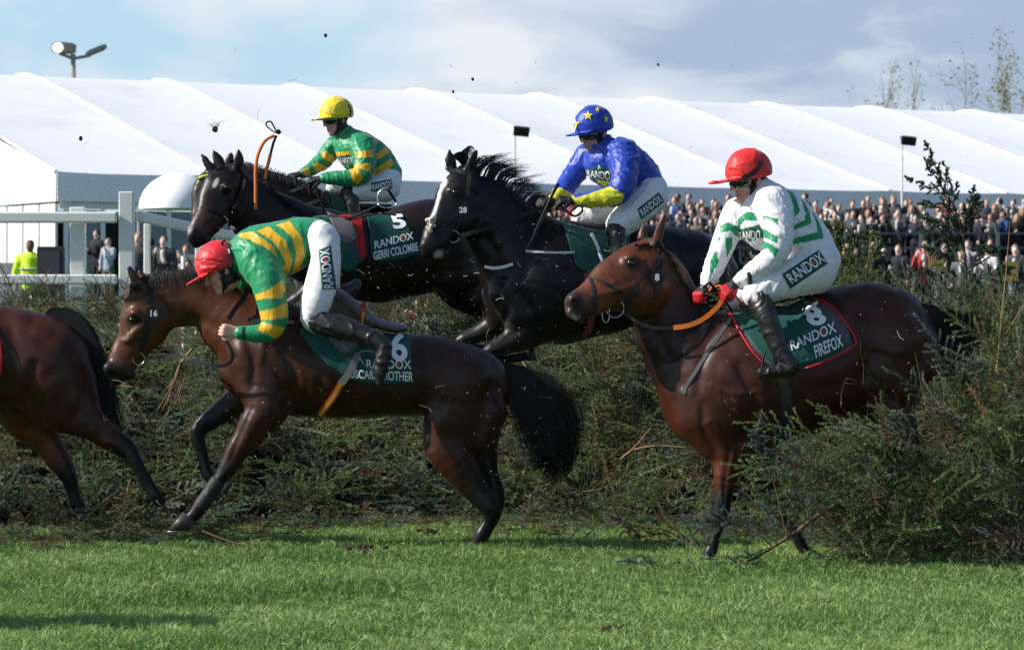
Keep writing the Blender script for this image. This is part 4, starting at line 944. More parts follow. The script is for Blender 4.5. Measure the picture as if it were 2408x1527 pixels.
def goggles(parent, o, f, s, u, sc):
    """a wraparound lens with a frame above it"""
    def strip(z0, z1, rad, nm, m, th0=-62, th1=62, wav=0):
        V, F = [], []; n = 22
        for i in range(n+1):
            t = R(th0+(th1-th0)*i/n); bulge = .012*math.cos(t*1.2)
            dip = wav*(1-min(1, abs(t)/R(18)))
            for z, rr in ((z0+dip, rad-.006), ((z0+z1)/2, rad), (z1, rad-.004)):
                for q in (0, .005):
                    V.append(o+(f*(math.cos(t)*(rr-q)*1.02+bulge-.005)+s*math.sin(t)*(rr-q)*.93+u*z)*sc)
        for i in range(n):
            a = i*6; b = a+6
            for j in (0, 2): F += [(a+j, b+j, b+j+2, a+j+2), (a+j+1, a+j+3, b+j+3, b+j+1)]
            F += [(a, a+1, b+1, b), (a+4, b+4, b+5, a+5)]
        F += [(0, 2, 3, 1), (2, 4, 5, 3), (n*6, n*6+1, n*6+3, n*6+2), (n*6+2, n*6+3, n*6+5, n*6+4)]
        return link(nm, mesh_np(nm, V, F), m, parent)
    g = strip(-.036, .022, .106, 'goggles', LENS, wav=.012)
    k = strip(.019, .029, .107, 'frame', BLACK, -75, 75); k.parent = g
    return g

class Rider(dict): pass
def rider(label, d, J, base, head, cap_col, jacket_col, paints, lat=(0, 1, 0), hands=(), glove=None, skull=True, seed=1, cap_sc=1.0):
    root = empty('person', W(base[0], base[1], d)); tag(root, label, 'person', 'jockeys riding in the race')
    f, s, u = frame(head['fwd'], head['up']); o = W(head['at'][0], head['at'][1], d+head['at'][2]); sc = head.get('sc', 1.1)
    # one continuous body under the clothes
    B = Solid(d, lat)
    for nm in ('torso', 'pelvis', 'arm_n', 'arm_f', 'leg_n', 'leg_f', 'boot_n', 'boot_f'):
        if nm in J: B.chain(J[nm], .03, SKIN, 2, scale=.74, name=nm)
    ob = o-u*.02*sc-f*.02*sc
    nb = J['torso'][0]; nw = W(nb[0], nb[1], d+(nb[3] if len(nb) > 3 else 0))
    B.chain3([[*(ob-u*.05*sc), .056*sc], [*(ob*.4+nw*.6), .058], [*nw, .066]], .03, SKIN)
    add_head(B, o, f, s, u, sc)
    for w, fv, nv, sd in hands: hand3(B, W(w[0], w[1], d+w[2]), fv, nv, sd, head.get('hsc', 1.0))
    def bodycol(V, c):
        if skull:
            q = V-np.array(o); x = q@np.array(f)/sc; z = q@np.array(u)/sc; y = np.abs(q@np.array(s))/sc
            r = np.linalg.norm(q, axis=1)/sc
            blk = (r < .2) & (((z > .012)) | ((x < .030) & (z > -.10) & ~((y > .074) & (x > -.03) & (x < .02) & (z < .01))) | ((x < .045) & (z < -.035) & (z > -.11) & (x > .022)))
            c = c.copy(); c[blk] = (.010, .010, .011)
        return c
    body = link('body', B.mesh('body', .0068, colfn=bodycol, smooth=1, sigma=.006), SKINM, root)
    # silks
    K = Solid(d, lat)
    for nm in ('torso', 'arm_n', 'arm_f'):
        if nm in J: K.chain(J[nm], .025, jacket_col, 3, name=nm)
    if 'front' in J: K.chain(J['front'], .05, jacket_col, 3, name='torso')
    K.chain3([[*(nw*.75+ob*.25), .066], [*nw, .082]], .03, jacket_col, name='torso')
    wv = waves(seed, (18, 34, 58), .023, stretch=(1, .7, .45), ridge=True)
    def jc(V, c):
        Pt = to_photo(V); D = np.stack([K.chain_d(V, q)[0] for q in K.ch]); near = np.array([q['name'] for q in K.ch])[D.argmin(0)]
        c = c.copy()
        for names, poly, col in paints:
            m = inpoly(Pt, poly) & np.isin(near, names); c[m] = col
        return c
    jk = link('silks', K.mesh('silks', .0068, noise=wv, colfn=jc, smooth=1), SILK, root)
    # breeches
    Bq = Solid(d, lat)
    for nm in ('pelvis', 'leg_n', 'leg_f'):
        if nm in J: Bq.chain(J[nm], .035, (.70, .70, .71), 3)
    br = link('breeches', Bq.mesh('breeches', .0075, noise=waves(seed+5, (22, 40, 66), .022, ridge=True), smooth=1), BREECH, root)
    for nm in ('boot_n', 'boot_f'):
        if nm in J:
            Q = Solid(d, lat); Q.chain(J[nm], .01, BK, 3); link('boot', Q.mesh('boot', .0075, noise=waves(seed+9, (40, 70), .016, ridge=True), smooth=1), BOOTL, root)
    if glove:
        for w, fv, nv, sd in hands:
            G = Solid(d); hand3(G, W(w[0], w[1], d+w[2]), fv, nv, sd, head.get('hsc', 1.0), infl=.0022, col=glove[0])
            fw = Vector(fv).normalized(); ww = W(w[0], w[1], d+w[2]); G.chain3([[*(ww-fw*.05), .030], [*(ww+fw*.012), .027]], .01, glove[1], 2)
            nn = Vector(nv).normalized()
            def gc(V, c, ww=ww, fw=fw, nn=nn):
                q = V-np.array(ww); m = (q@np.array(nn) > .004) & (q@np.array(fw) < .075); c = c.copy(); c[m] = glove[1]; c[~m & (q@np.array(fw) > .02)] = glove[0]; return c
            link('glove', G.mesh('glove', .0055, colfn=gc), GLOVE, root)
    cp = link('cap', cap_mesh(o, f, s, u, cap_col, cap_sc, seed, **head.get('cap', {})), CAP, root)
    # peak lining and chin strap
    def hp(x, y, z): return o+(f*x+s*y+u*z)*sc
    for q in (1, -1):
        pts = catmull([list(hp(.0, q*.088, .0)), list(hp(.028, q*.074, -.05)), list(hp(.050, q*.040, -.105)), list(hp(.058, 0, -.122))], 4)
        tube('chin_strap', [np.array([[*p, .0085] for p in pts])], BLACK, root, 6)
    return Rider(root=root, body=body, silks=jk, breeches=br, cap=cp, o=o, f=f, s=s, u=u, sc=sc, d=d, bs=bvh_of(jk), bb=bvh_of(br), bc=bvh_of(cp))

def mp(a, ox, oy, pts): return [(x*a+ox, y*a+oy) for x, y in pts]
GRN = (.008, .235, .090); YEL = (.72, .40, .018); WHT = (.74, .74, .76); BLU = (.012, .045, .36)

# ---- rider in white and green, red cap (8)
m3 = lambda pts: mp(.2793, 1561, 335, pts)
def rider_8():
    d = 19.8
    J = dict(torso=[(1787, 452, 34, 0, 1.1), (1808, 500, 66, 0, 1.12), (1850, 532, 70, 0, 1.05), (1893, 572, 60, 0, 1.05), (1925, 612, 50, 0, 1.1)],
        front=[(1775, 505, 40, .02, 1.2), (1783, 535, 42, .02, 1.3), (1805, 555, 38, .02, 1.3)],
        arm_n=[(1812, 480, 42, -.14), (1828, 530, 36, -.22), (1828, 575, 32, -.27), (1815, 606, 29, -.28), (1778, 636, 25, -.25), (1742, 662, 18, -.20)],
        arm_f=[(1735, 500, 36, .06), (1712, 545, 31, .06), (1692, 595, 27, .02), (1673, 640, 21, -.04), (1662, 666, 15, -.08)],
        pelvis=[(1925, 618, 46, -.04, 1.4), (1915, 640, 48, 0, 1.4)],
        leg_n=[(1912, 638, 52, -.10), (1872, 650, 46, -.16), (1812, 672, 38, -.22), (1775, 690, 28, -.24), (1768, 700, 20, -.24)],
        leg_f=[(1895, 650, 46, .14), (1830, 672, 40, .18), (1755, 698, 32, .16), (1728, 712, 22, .14)],
        boot_n=[(1785, 706, 27, -.27), (1798, 735, 26, -.32), (1818, 785, 24, -.35), (1838, 832, 20, -.37), (1858, 862, 19, -.38), (1828, 872, 15, -.39), (1790, 876, 11, -.40)],
        boot_f=[(1735, 712, 24, .2), (1750, 760, 22, .3), (1780, 830, 19, .34)])
    pt = [(('torso',), m3([(1015, 366), (1068, 392), (1110, 460), (1142, 560), (1140, 596), (1055, 645), (1048, 612), (1085, 580), (1092, 545), (1062, 450)]), GRN),
          (('torso',), m3([(1148, 462), (1196, 520), (1228, 600), (1240, 680), (1060, 752), (1062, 710), (1185, 650), (1190, 600)]), GRN),
          (('torso',), m3([(1240, 560), (1290, 640), (1330, 730), (1345, 806), (1042, 866), (1048, 815), (1292, 752), (1280, 680)]), GRN),
          (('torso',), m3([(600, 690), (620, 640), (700, 580), (760, 590), (840, 650), (830, 665), (680, 655), (640, 700), (650, 760), (600, 760)]), GRN),
          (('torso',), m3([(610, 740), (840, 680), (840, 800), (720, 830), (640, 790)]), (.006, .085, .055)),
          (('arm_f',), m3([(470, 700), (540, 670), (640, 720), (640, 800), (600, 790), (560, 740), (465, 765)]), GRN), (('arm_f',), m3([(510, 800), (575, 800), (570, 880), (530, 970)]), GRN),
          (('arm_f',), m3([(440, 900), (460, 1000), (385, 1145), (385, 990)]), GRN), (('arm_f',), m3([(450, 800), (480, 800), (450, 850)]), GRN),
          (('arm_n',), m3([(825, 610), (960, 640), (965, 700), (905, 655), (830, 640)]), GRN), (('arm_n',), m3([(815, 725), (850, 730), (960, 800), (950, 850), (815, 790)]), GRN), (('arm_n',), m3([(800, 920), (820, 820), (900, 850), (968, 905), (935, 965), (870, 890)]), GRN)]
    r = rider('rider in white and green silks wearing a bright red cap and dark goggles', d, J, (1850, 720),
        dict(at=(1762, 420, -.02), fwd=(-.90, -.40, -.20), up=(-.10, 0, 1), sc=1.13, hsc=.98, cap=dict(peak=(.175, .075, .095), pdrop=.012)), (.62, .022, .018), WHT, pt,
        hands=[((1728, 668, -.21), (-.72, -.25, -.50), (.1, -.75, .65), -1), ((1660, 670, -.08), (-.55, -.45, -.60), (-.5, -.5, .6), 1)], glove=((.50, .014, .020), (.014, .013, .014)), seed=81, cap_sc=1.04)
    goggles(r['root'], r['o'], r['f'], r['s'], r['u'], r['sc'])
    strap('goggle_strap', [(1790, 378), (1782, 396), (1766, 410), (1745, 419)], 10, r['bc'], d, BLACK, r['root'], .004)
    strap('cuff', [(1759, 640), (1764, 655), (1762, 672)], 9, r['bs'], d, mat('cuff_band', (.03, .03, .028), .7), r['root'], .004)
    q = [(1857, 678), (1945, 619), (1925, 588), (1838, 645)]
    patch('sponsor_patch', ([q[0], q[1]], [q[3], q[2]]), r['bb'], d, PATCHG, r['root'], .005, 20, 10, thick=.002)
    lettering('lettering', 'RANDOX', [(1862, 667), (1941, 614), (1926, 592), (1846, 647)], r['bb'], d, WHITEP, r['root'], .010, .012, dot=4)
    lettering('lettering', 'RANDO', [(1740, 560), (1787, 564), (1788, 540), (1735, 544)], r['bs'], d, WHITEP, r['root'], .006, .012)
    w = empty('whip', W(1662, 668, d-.1)); tag(w, 'short black whip with pale knob held in a red glove', 'whip', 'whips held by riders')
    tube('stick', [np.array([[*W(1651, 677, d-.2), .008], [*W(1668, 664, d-.24), .009], [*W(1700, 700, d-.05), .007], [*W(1760, 790, d+.3), .005]])], BLACK, w); tube('knob', [np.array([[*W(1648, 678, d-.2), .010], [*W(1653, 674, d-.2), .011]])], mat('pale_rubber', (.5, .5, .48), .5), w)
    return r
R8 = rider_8()

# ---- rider in green and gold thrown forward over the neck (16)
m1 = lambda pts: mp(.374, 190.4, 456.9, pts)
def rider_16():
    d = 20.7
    J = dict(torso=[(560, 612, 36, 0, 1.1), (600, 596, 62, 0, 1.12), (655, 587, 66, 0, 1.05), (705, 568, 56, 0, 1.05), (738, 556, 42, 0, 1.15)],
        arm_n=[(606, 618, 46, -.13), (628, 655, 41, -.21), (638, 705, 35, -.26), (645, 750, 32, -.28), (632, 778, 25, -.30), (600, 784, 21, -.31), (566, 782, 16, -.31)],
        arm_f=[(588, 632, 34, .15), (566, 680, 28, .22), (552, 720, 22, .26), (540, 745, 15, .22)],
        pelvis=[(748, 553, 37, 0, 1.5), (762, 570, 37, 0, 1.5)],
        leg_n=[(758, 562, 36, -.10), (766, 606, 35, -.15), (757, 655, 37, -.20), (744, 708, 36, -.25), (733, 746, 27, -.27), (740, 760, 20, -.27)],
        leg_f=[(762, 575, 28, .12), (768, 620, 30, .2), (770, 665, 28, .25), (772, 700, 22, .27)],
        boot_n=[(748, 757, 25, -.29), (790, 766, 28, -.31), (845, 783, 23, -.34), (886, 801, 20, -.37), (902, 818, 19, -.38), (899, 850, 16.5, -.39), (894, 878, 13, -.39), (892, 900, 8, -.39)],
        boot_f=[(775, 705, 24, .29), (800, 695, 20, .3), (822, 682, 17, .3), (838, 668, 12, .3)])
    pt = [(('torso',), m1([(985, 262), (1000, 245), (1080, 232), (1205, 325), (1245, 415), (1250, 500), (1190, 482), (1182, 400), (1130, 322), (1060, 285)]), YEL),
          (('torso',), m1([(1105, 230), (1180, 200), (1285, 290), (1332, 420), (1292, 530), (1258, 590), (1238, 525), (1285, 430), (1232, 325), (1160, 260)]), YEL),
          (('torso',), m1([(1225, 192), (1310, 165), (1392, 280), (1408, 380), (1372, 480), (1312, 565), (1285, 585), (1330, 480), (1355, 380), (1328, 272), (1270, 215)]), YEL),
          (('arm_n',), m1([(1090, 632), (1180, 600), (1270, 535), (1285, 600), (1260, 650), (1100, 660)]), YEL), (('arm_n',), m1([(1120, 735), (1200, 720), (1300, 675), (1300, 770), (1200, 790), (1130, 790)]), YEL),
          (('arm_n',), m1([(1135, 798), (1280, 840), (1270, 880), (1235, 910), (1150, 870), (1110, 850)]), YEL)]
    r = rider('rider in green and gold striped silks bent over the neck, red cap facing down', d, J, (790, 770),
        dict(at=(520, 634, -.05), fwd=(-.84, -.26, -.46), up=(-.42, 0, .90), sc=1.10, hsc=1.02, cap=dict(peak=(.155, .075, .095), pdrop=.010)), (.66, .020, .026), GRN, pt,
        hands=[((560, 780, -.31), (-.93, -.15, .12), (.05, -.95, -.05), -1)], seed=16, cap_sc=1.06)
    strap('goggle_strap', [(524, 562), (534, 578), (542, 604), (544, 632), (542, 648)], 8, r['bc'], d, BLACK, r['root'], .004)
    for a, b in (((536, 586), (539, 596)), ((544, 626), (544, 636))): strap('strap_print', [a, b], 2.5, r['bc'], d, WHITE, r['root'], .008)
    strap('cuff', [(574, 768), (571, 782), (575, 796)], 6, r['bs'], d, mat('cuff_band', (.03, .03, .028), .7), r['root'], .003)
    q = [(757, 680), (790, 680), (779, 577), (748, 587)]
    patch('sponsor_patch', ([(757, 680), (790, 679)], [(749, 588), (777, 577)]), r['bb'], d, PATCHG, r['root'], .005, 10, 20, thick=.002)
    lettering('lettering', 'RANDOX', [(782, 677), (773, 583), (752, 590), (761, 678)], r['bb'], d, WHITEP, r['root'], .010, .012, dot=4)
    return r
R16 = rider_16()

# ---- rider in blue with yellow sleeves (28)
m2 = lambda pts: mp(.4238, 913.8, 228.4, pts)
def rider_28():
    d = 23.3; LEM = (.62, .60, .03)
    J = dict(torso=[(1416, 346, 28, 0, 1.1), (1432, 382, 56, 0, 1.12), (1470, 396, 56, 0, 1.05), (1502, 418, 48, .02, 1.05), (1528, 440, 36, .03, 1.15)],
        arm_n=[(1464, 362, 36, -.14), (1468, 402, 31, -.24), (1462, 440, 29, -.29), (1446, 458, 26, -.31), (1408, 466, 20, -.33), (1368, 470, 15, -.34), (1352, 471, 12, -.34)],
        arm_f=[(1380, 365, 28, .06), (1356, 400, 25, .04), (1332, 436, 23, -.04), (1314, 458, 18, -.14), (1302, 470, 13, -.2)],
        pelvis=[(1530, 450, 38, 0, 1.5), (1528, 462, 36, 0, 1.5)],
        leg_n=[(1530, 464, 38, -.11), (1494, 496, 36, -.16), (1458, 524, 31, -.22), (1446, 538, 22, -.24)],
        leg_f=[(1500, 470, 36, .13), (1430, 492, 36, .15), (1378, 512, 28, .14), (1362, 522, 20, .14)],
        boot_n=[(1448, 542, 22, -.27), (1452, 572, 20, -.31), (1458, 620, 17, -.33), (1470, 660, 15, -.34), (1440, 668, 10, -.34)],
        boot_f=[(1388, 526, 19, .2), (1404, 560, 17, .28), (1420, 610, 15, .3)])
    star = [(math.sin(R(36*i))*(1 if i % 2 == 0 else .42), -math.cos(R(36*i))*(1 if i % 2 == 0 else .42)) for i in range(10)]
    pt = [(('arm_n', 'arm_f'), m2([(820, 545), (900, 505), (955, 502), (1010, 530), (1035, 560), (1230, 495), (1310, 540), (1290, 590), (1180, 620), (1040, 600), (1000, 640), (860, 640)]), LEM),
          (('torso',), m2([(1090, 395), (1260, 395), (1250, 475), (1100, 440)]), (.006, .085, .055)),
          (('torso',), m2([(1165, 372), (1176, 398), (1158, 398)]), LEM), (('torso',), m2([(1140, 455), (1230, 470), (1200, 500)]), LEM)]
    r = rider('rider in bright blue silks with yellow cuffs, blue cap with yellow stars', d, J, (1480, 540),
        dict(at=(1398, 310, -.03), fwd=(-.78, -.58, -.24), up=(-.10, -.05, 1), sc=1.10, hsc=.98, cap=dict(peak=(.150, .072, .090), pdrop=.012)), BLU, BLU, pt,
        hands=[((1345, 471, -.35), (-.95, -.25, .02), (.1, -.6, .75), -1), ((1298, 472, -.22), (-.75, -.55, -.05), (-.3, -.6, .7), 1)], glove=((.013, .013, .014), (.013, .013, .014)), seed=28, cap_sc=1.06)
    goggles(r['root'], r['o'], r['f'], r['s'], r['u'], r['sc'])
    for x, y, R_, tl in ((1353, 291, 12, .85), (1382, 272, 11.5, 1), (1424, 280, 10, .6), (1404, 258, 7, .8)):
        V = [on_surface(r['bc'], x, y, d, .006)]+[on_surface(r['bc'], x+a*R_*tl, y+b*R_, d, .006) for a, b in star]
        link('star', mesh_np('star', [tuple(v) for v in V], [(0, i+1, (i+1) % 10+1) for i in range(10)], smooth=False), mat('star_yellow', (.75, .62, .05), .5), r['root'])
    q = [(1507, 515), (1560, 474), (1549, 452), (1498, 491)]
    patch('sponsor_patch', ([q[0], q[1]], [q[3], q[2]]), r['bb'], d, PATCHG, r['root'], .005, 18, 10, thick=.002)
    lettering('lettering', 'RANDOX', [(1510, 509), (1557, 472), (1548, 457), (1502, 494)], r['bb'], d, WHITEP, r['root'], .010, .012, dot=4)
    lettering('lettering', 'RANDO', [(1381, 414), (1434, 424), (1434, 403), (1380, 400)], r['bs'], d, WHITEP, r['root'], .006, .012, dot=4)
    w = empty('whip', W(1300, 460, d-.3)); tag(w, 'black whip gripped upright in the black gloves of the rider in blue', 'whip', 'whips held by riders')
    tube('stick', [np.array([[*W(1313, 431, d-.36), .014], [*W(1304, 446, d-.36), .013], [*W(1292, 470, d-.34), .010], [*W(1268, 520, d-.42), .006], [*W(1240, 584, d-.48), .005]])], BLACK, w)
    tube('rein_loop', [np.array([[*W(x, y, d-.40), .010] for x, y in catmull([(1318, 484), (1334, 498), (1352, 508), (1368, 496), (1366, 484), (1350, 488), (1338, 502)], 4)])], BLACK, w)
    return r
R28 = rider_28()

# ---- rider in the yellow cap (on the half hidden horse)
m0 = lambda pts: mp(.3092, 418.8, 213.2, pts)
def rider_yellow():
    d = 27.2
    J = dict(torso=[(814, 322, 22, 0, 1.1), (834, 350, 44, 0, 1.12), (864, 368, 46, 0, 1.05), (892, 388, 40, .02, 1.05), (912, 410, 30, .03, 1.15)],
        arm_n=[(850, 342, 29, -.13), (857, 376, 25, -.22), (853, 404, 23, -.26), (836, 417, 21, -.27), (795, 419, 17, -.28), (762, 419, 13, -.28)],
        arm_f=[(786, 344, 22, .08), (764, 372, 20, .08), (736, 396, 16, .02), (712, 408, 12, -.05)],
        pelvis=[(914, 420, 30, 0, 1.5), (912, 432, 30, 0, 1.5)],
        leg_n=[(906, 440, 34, -.11), (866, 446, 28, -.16), (830, 450, 22, -.20), (818, 450, 16, -.2)],
        leg_f=[(890, 436, 28, .13), (830, 438, 24, .16), (785, 440, 18, .16)],
        boot_n=[(820, 452, 19, -.22), (828, 478, 16, -.26), (836, 520, 14, -.28), (845, 560, 13, -.3), (820, 568, 9, -.3)],
        boot_f=[(790, 446, 16, .2), (800, 490, 14, .26), (815, 540, 12, .28)])
    pt = [(('torso',), m0([(1465, 345), (1500, 325), (1525, 380), (1495, 415)]), YEL), (('torso',), m0([(1430, 530), (1585, 425), (1610, 460), (1590, 480), (1440, 570)]), YEL), (('torso',), m0([(1430, 640), (1620, 515), (1640, 560), (1520, 655), (1440, 660)]), YEL),
          (('torso',), m0([(1190, 470), (1330, 452), (1350, 480), (1210, 500)]), YEL), (('torso',), m0([(1215, 500), (1350, 480), (1340, 560), (1240, 540)]), (.006, .085, .055)),
          (('arm_n',), m0([(1340, 470), (1480, 445), (1485, 505), (1350, 510)]), YEL), (('arm_n',), m0([(1330, 560), (1460, 550), (1465, 615), (1410, 600), (1340, 590)]), YEL), (('arm_n',), m0([(1300, 600), (1360, 585), (1410, 660), (1370, 710), (1330, 700)]), YEL),
          (('arm_f',), m0([(1085, 490), (1110, 455), (1215, 515), (1190, 555), (1100, 520)]), YEL), (('arm_f',), m0([(1020, 560), (1060, 545), (1150, 590), (1100, 630), (1040, 610)]), YEL), (('arm_f',), m0([(940, 600), (990, 580), (1010, 640), (970, 650)]), YEL)]
    r = rider('rider in green and gold silks wearing a yellow cap, looking down over the reins', d, J, (870, 490),
        dict(at=(792, 279, -.02), fwd=(-.84, -.50, -.16), up=(-.10, 0, 1), sc=1.08, hsc=1.0, cap=dict(peak=(.150, .070, .090), pdrop=.012)), (.76, .58, .035), GRN, pt,
        hands=[((754, 420, -.28), (-.9, -.25, -.2), (.1, -.6, .75), -1), ((708, 409, -.06), (-.75, -.5, -.2), (-.3, -.6, .7), 1)], glove=((.013, .013, .014), (.013, .013, .014)), seed=99, cap_sc=1.04)
    goggles(r['root'], r['o'], r['f'], r['s'], r['u'], r['sc'])
    strap('cap_band', [(818, 246), (824, 258), (822, 272)], 3, r['bc'], d, BLACK, r['root'], .004)
    q = [(873, 450), (928, 440), (922, 418), (876, 430)]
    patch('sponsor_patch', ([(873, 450), (922, 444)], [(873, 430), (920, 421)]), r['bb'], d, PATCHG, r['root'], .005, 16, 10, thick=.002)
    lettering('lettering', 'RANDOX', [(875, 447), (921, 439), (919, 424), (875, 434)], r['bb'], d, WHITEP, r['root'], .010, .012, dot=4)
    lettering('lettering', 'ANDOX', [(800, 384), (831, 386), (830, 368), (798, 371)], r['bs'], d, WHITEP, r['root'], .006, .012, dot=3)
    w = empty('whip', W(735, 424, d-.3)); tag(w, 'black whip pointing forward from the black glove of the yellow capped rider', 'whip', 'whips held by riders')
    tube('stick', [np.array([[*W(742, 422, d-.36), .012], [*W(722, 433, d-.38), .010], [*W(680, 452, d-.46), .006]])], BLACK, w)
    return r
RY = rider_yellow()
# ------------------------------------------------------------------ ground and turf
def gz(y): return float(np.interp(y, [0, 31, 62, 78, 90, 400], [0, 0, 1.0, 1.2, 1.2, 1.2]))
def build_ground():
    ys = [1.5, 6, 12, 18, 24, 31, 40, 50, 62, 70, 78, 90, 130, 200, 400, 900]; xs = [-600, -200, -80, -30, -12, -4, 4, 12, 30, 80, 200, 600]
    V = [(x, y, gz(y)) for y in ys for x in xs]; n = len(xs)
    F = [(j*n+i, j*n+i+1, (j+1)*n+i+1, (j+1)*n+i) for j in range(len(ys)-1) for i in range(n-1)]
    m = mat('turf', (.045, .085, .022), .95, .15, var=.45, vscale=14, bump=.8, bscale=90, dirt=((.035, .028, .016), .62, .75, 9))
    tag(link('grass_ground', mesh_np('grass_ground', V, F), m), kind='structure')
build_ground()

def lownoise(seed, f):
    r = np.random.default_rng(seed); K = [(r.normal(size=2)*f*s, r.uniform(0, 6.28), 1/s**.7) for s in (1, 1, 1.9, 2.1, 3.7, 4.1)]
    t = sum(c for _, _, c in K)
    return lambda x, y: sum(np.sin(x*k[0]+y*k[1]+p)*c for k, p, c in K)/t*1.8

def build_grass():
    r = np.random.default_rng(11); n = 430000
    y = 13.6+(r.uniform(0, 1, n)**1.15)*10.2; x = r.uniform(-1, 1, n)*(y*.158+.35)
    na, nb = lownoise(1, 2.6), lownoise(2, 1.3); nc = lownoise(3, 22); nd, ne = lownoise(4, 34), lownoise(6, 26)
    h = .74*np.clip(.050+.013*na(x, y)+.026*nc(x, y)+r.normal(0, .014, n), .012, .115)
    az = 2.6*nd(x, y)+2.2*ne(x, y)+r.normal(0, .75, n); lean = np.abs(r.normal(.55, .30, n)+.25*ne(x, y)); dx, dy = np.cos(az)*lean, np.sin(az)*lean
    b = np.stack([x, y, np.full(n, -.004)], 1)
    m_ = b+np.stack([dx*h*.35, dy*h*.35, h*.6], 1); t = b+np.stack([dx*h*1.05, dy*h*1.05, h*np.sqrt(np.clip(1-.4*lean**2, .3, 1))], 1)
    L = np.stack([b, m_, t], 1); w = np.stack([np.full(n, 1.), np.full(n, .8), np.full(n, .12)], 1)*r.uniform(.0016, .0032, n)[:, None]
    fa = r.uniform(-.9, .9, n); face = np.stack([np.sin(fa), -np.cos(fa), np.zeros(n)], 1)[:, None, :].repeat(3, 1)
    V, F = ribbons(L, w, face)
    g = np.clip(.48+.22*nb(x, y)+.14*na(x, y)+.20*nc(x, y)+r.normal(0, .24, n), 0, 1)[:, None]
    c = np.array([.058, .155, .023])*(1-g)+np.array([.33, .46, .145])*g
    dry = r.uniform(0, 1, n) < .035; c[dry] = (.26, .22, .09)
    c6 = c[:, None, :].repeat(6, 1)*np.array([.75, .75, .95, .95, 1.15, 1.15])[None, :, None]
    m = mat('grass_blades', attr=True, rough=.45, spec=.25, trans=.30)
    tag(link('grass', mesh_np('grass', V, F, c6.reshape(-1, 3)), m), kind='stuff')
build_grass()

# ------------------------------------------------------------------ spruce
NEEDLE = mat('spruce_needles', attr=True, rough=.55, spec=.2, trans=.18)
TWIG = mat('spruce_twigs', attr=True, rough=.85, spec=.2)
def spray(seed, L=.40, nside=6, spacing=.011, nl=.016, dens=3, sidelen=.15):
    """one flat spruce spray along +x: needle triangles and stem lines"""
    r = np.random.default_rng(seed); stems = [catmull([(0, 0, 0), (L*.35, r.normal(0, .012), r.normal(0, .01)), (L*.7, r.normal(0, .02), -.012), (L, r.normal(0, .03), -.03)], 4)]
    for i in range(nside):
        f = .18+.68*i/nside; p = stems[0][int(f*(len(stems[0])-1))]
        for sgn in (1, -1):
            if r.uniform() < .15: continue
            l = sidelen*(1.15-f)*r.uniform(.7, 1.2); a = R(r.uniform(40, 62))*sgn
            q = p+np.array([math.cos(a), math.sin(a), r.normal(0, .18)])*l; mid = (p+q)/2+np.array([0, 0, .012])
            stems.append(catmull([p, mid, q], 3))
    NB, ND, NT = [], [], []
    for si, s in enumerate(stems):
        seg = np.linalg.norm(np.diff(s, axis=0), axis=1); tot = seg.sum(); k = max(3, int(tot/spacing)); cum = np.concatenate([[0], np.cumsum(seg)])
        u = np.linspace(0.10 if si else .25, 1, k)*tot; P = np.stack([np.interp(u, cum, s[:, j]) for j in range(3)], 1); T = np.gradient(P, axis=0); T /= np.linalg.norm(T, axis=1, keepdims=True)
        for d in range(dens):
            a = r.uniform(0, 6.28, k); A = np.cross(T, [0, 0, 1.]); A /= np.maximum(np.linalg.norm(A, axis=1, keepdims=True), 1e-6); B = np.cross(T, A)
            o = A*np.cos(a)[:, None]*1.15+B*np.sin(a)[:, None]*.8; dd = T*.75+o*.75
            NB.append(P); ND.append(dd/np.linalg.norm(dd, axis=1, keepdims=True)); NT.append(u/tot)
    return dict(b=np.vstack(NB), d=np.vstack(ND), t=np.concatenate(NT), stems=stems, nl=nl)
SPRAYS = [spray(i, L=.34+.03*(i % 4), nside=5+i % 3) for i in range(8)]+[spray(20+i, L=.26+.05*i, nside=(0, 1, 2, 3)[i], spacing=.006, nl=.019, dens=5, sidelen=.12) for i in range(4)]+[spray(40+i, L=.66+.08*i, nside=6+i % 3, spacing=.0085, nl=.020, dens=4, sidelen=.23) for i in range(4)]

def foliage_arrays(inst, seed=0, tips=True):
    """inst: list of (pos, axis, up, scale, colour, template)"""
    r = np.random.default_rng(seed); VV, FF, CC, lines, lc = [], [], [], [], []; off = 0
    for pos, ax, up, sc, col, k in inst:
        S = SPRAYS[k]; x = np.array(ax, float); x /= np.linalg.norm(x); z = np.array(up, float)-x*np.dot(up, x); z /= max(np.linalg.norm(z), 1e-6); y = np.cross(z, x)
        M = np.stack([x, y, z], 0); b = S['b']@M*sc+np.array(pos); d = S['d']@M; n = len(b)
        sd = np.cross(d, r.normal(size=(n, 3))); sd /= np.maximum(np.linalg.norm(sd, axis=1, keepdims=True), 1e-6)
        ln = S['nl']*max(sc, .85)*r.uniform(.75, 1.2, n)[:, None]; w = .0017*max(sc, .9)
        V = np.stack([b-sd*w, b+sd*w, b+d*ln], 1).reshape(-1, 3); VV.append(V); FF.append(off+np.arange(n*3).reshape(-1, 3)); off += n*3
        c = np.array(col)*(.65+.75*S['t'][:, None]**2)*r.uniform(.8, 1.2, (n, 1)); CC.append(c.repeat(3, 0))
        for i, s in enumerate(S['stems']):
            q = s@M*sc+np.array(pos); lines.append(np.hstack([q, np.linspace(.0032 if i == 0 else .0018, .0010, len(q))[:, None]*sc]))
    return np.vstack(VV), np.vstack(FF), np.vstack(CC), lines

def twigs_mesh(name, lines, cols, parent):
    V, F = tube_mesh(lines, 3, caps=False); c = np.vstack([np.tile(col, (len(l)*3, 1)) for l, col in zip(lines, cols)])
    return link(name, mesh_np(name, V, F, c), TWIG, parent)

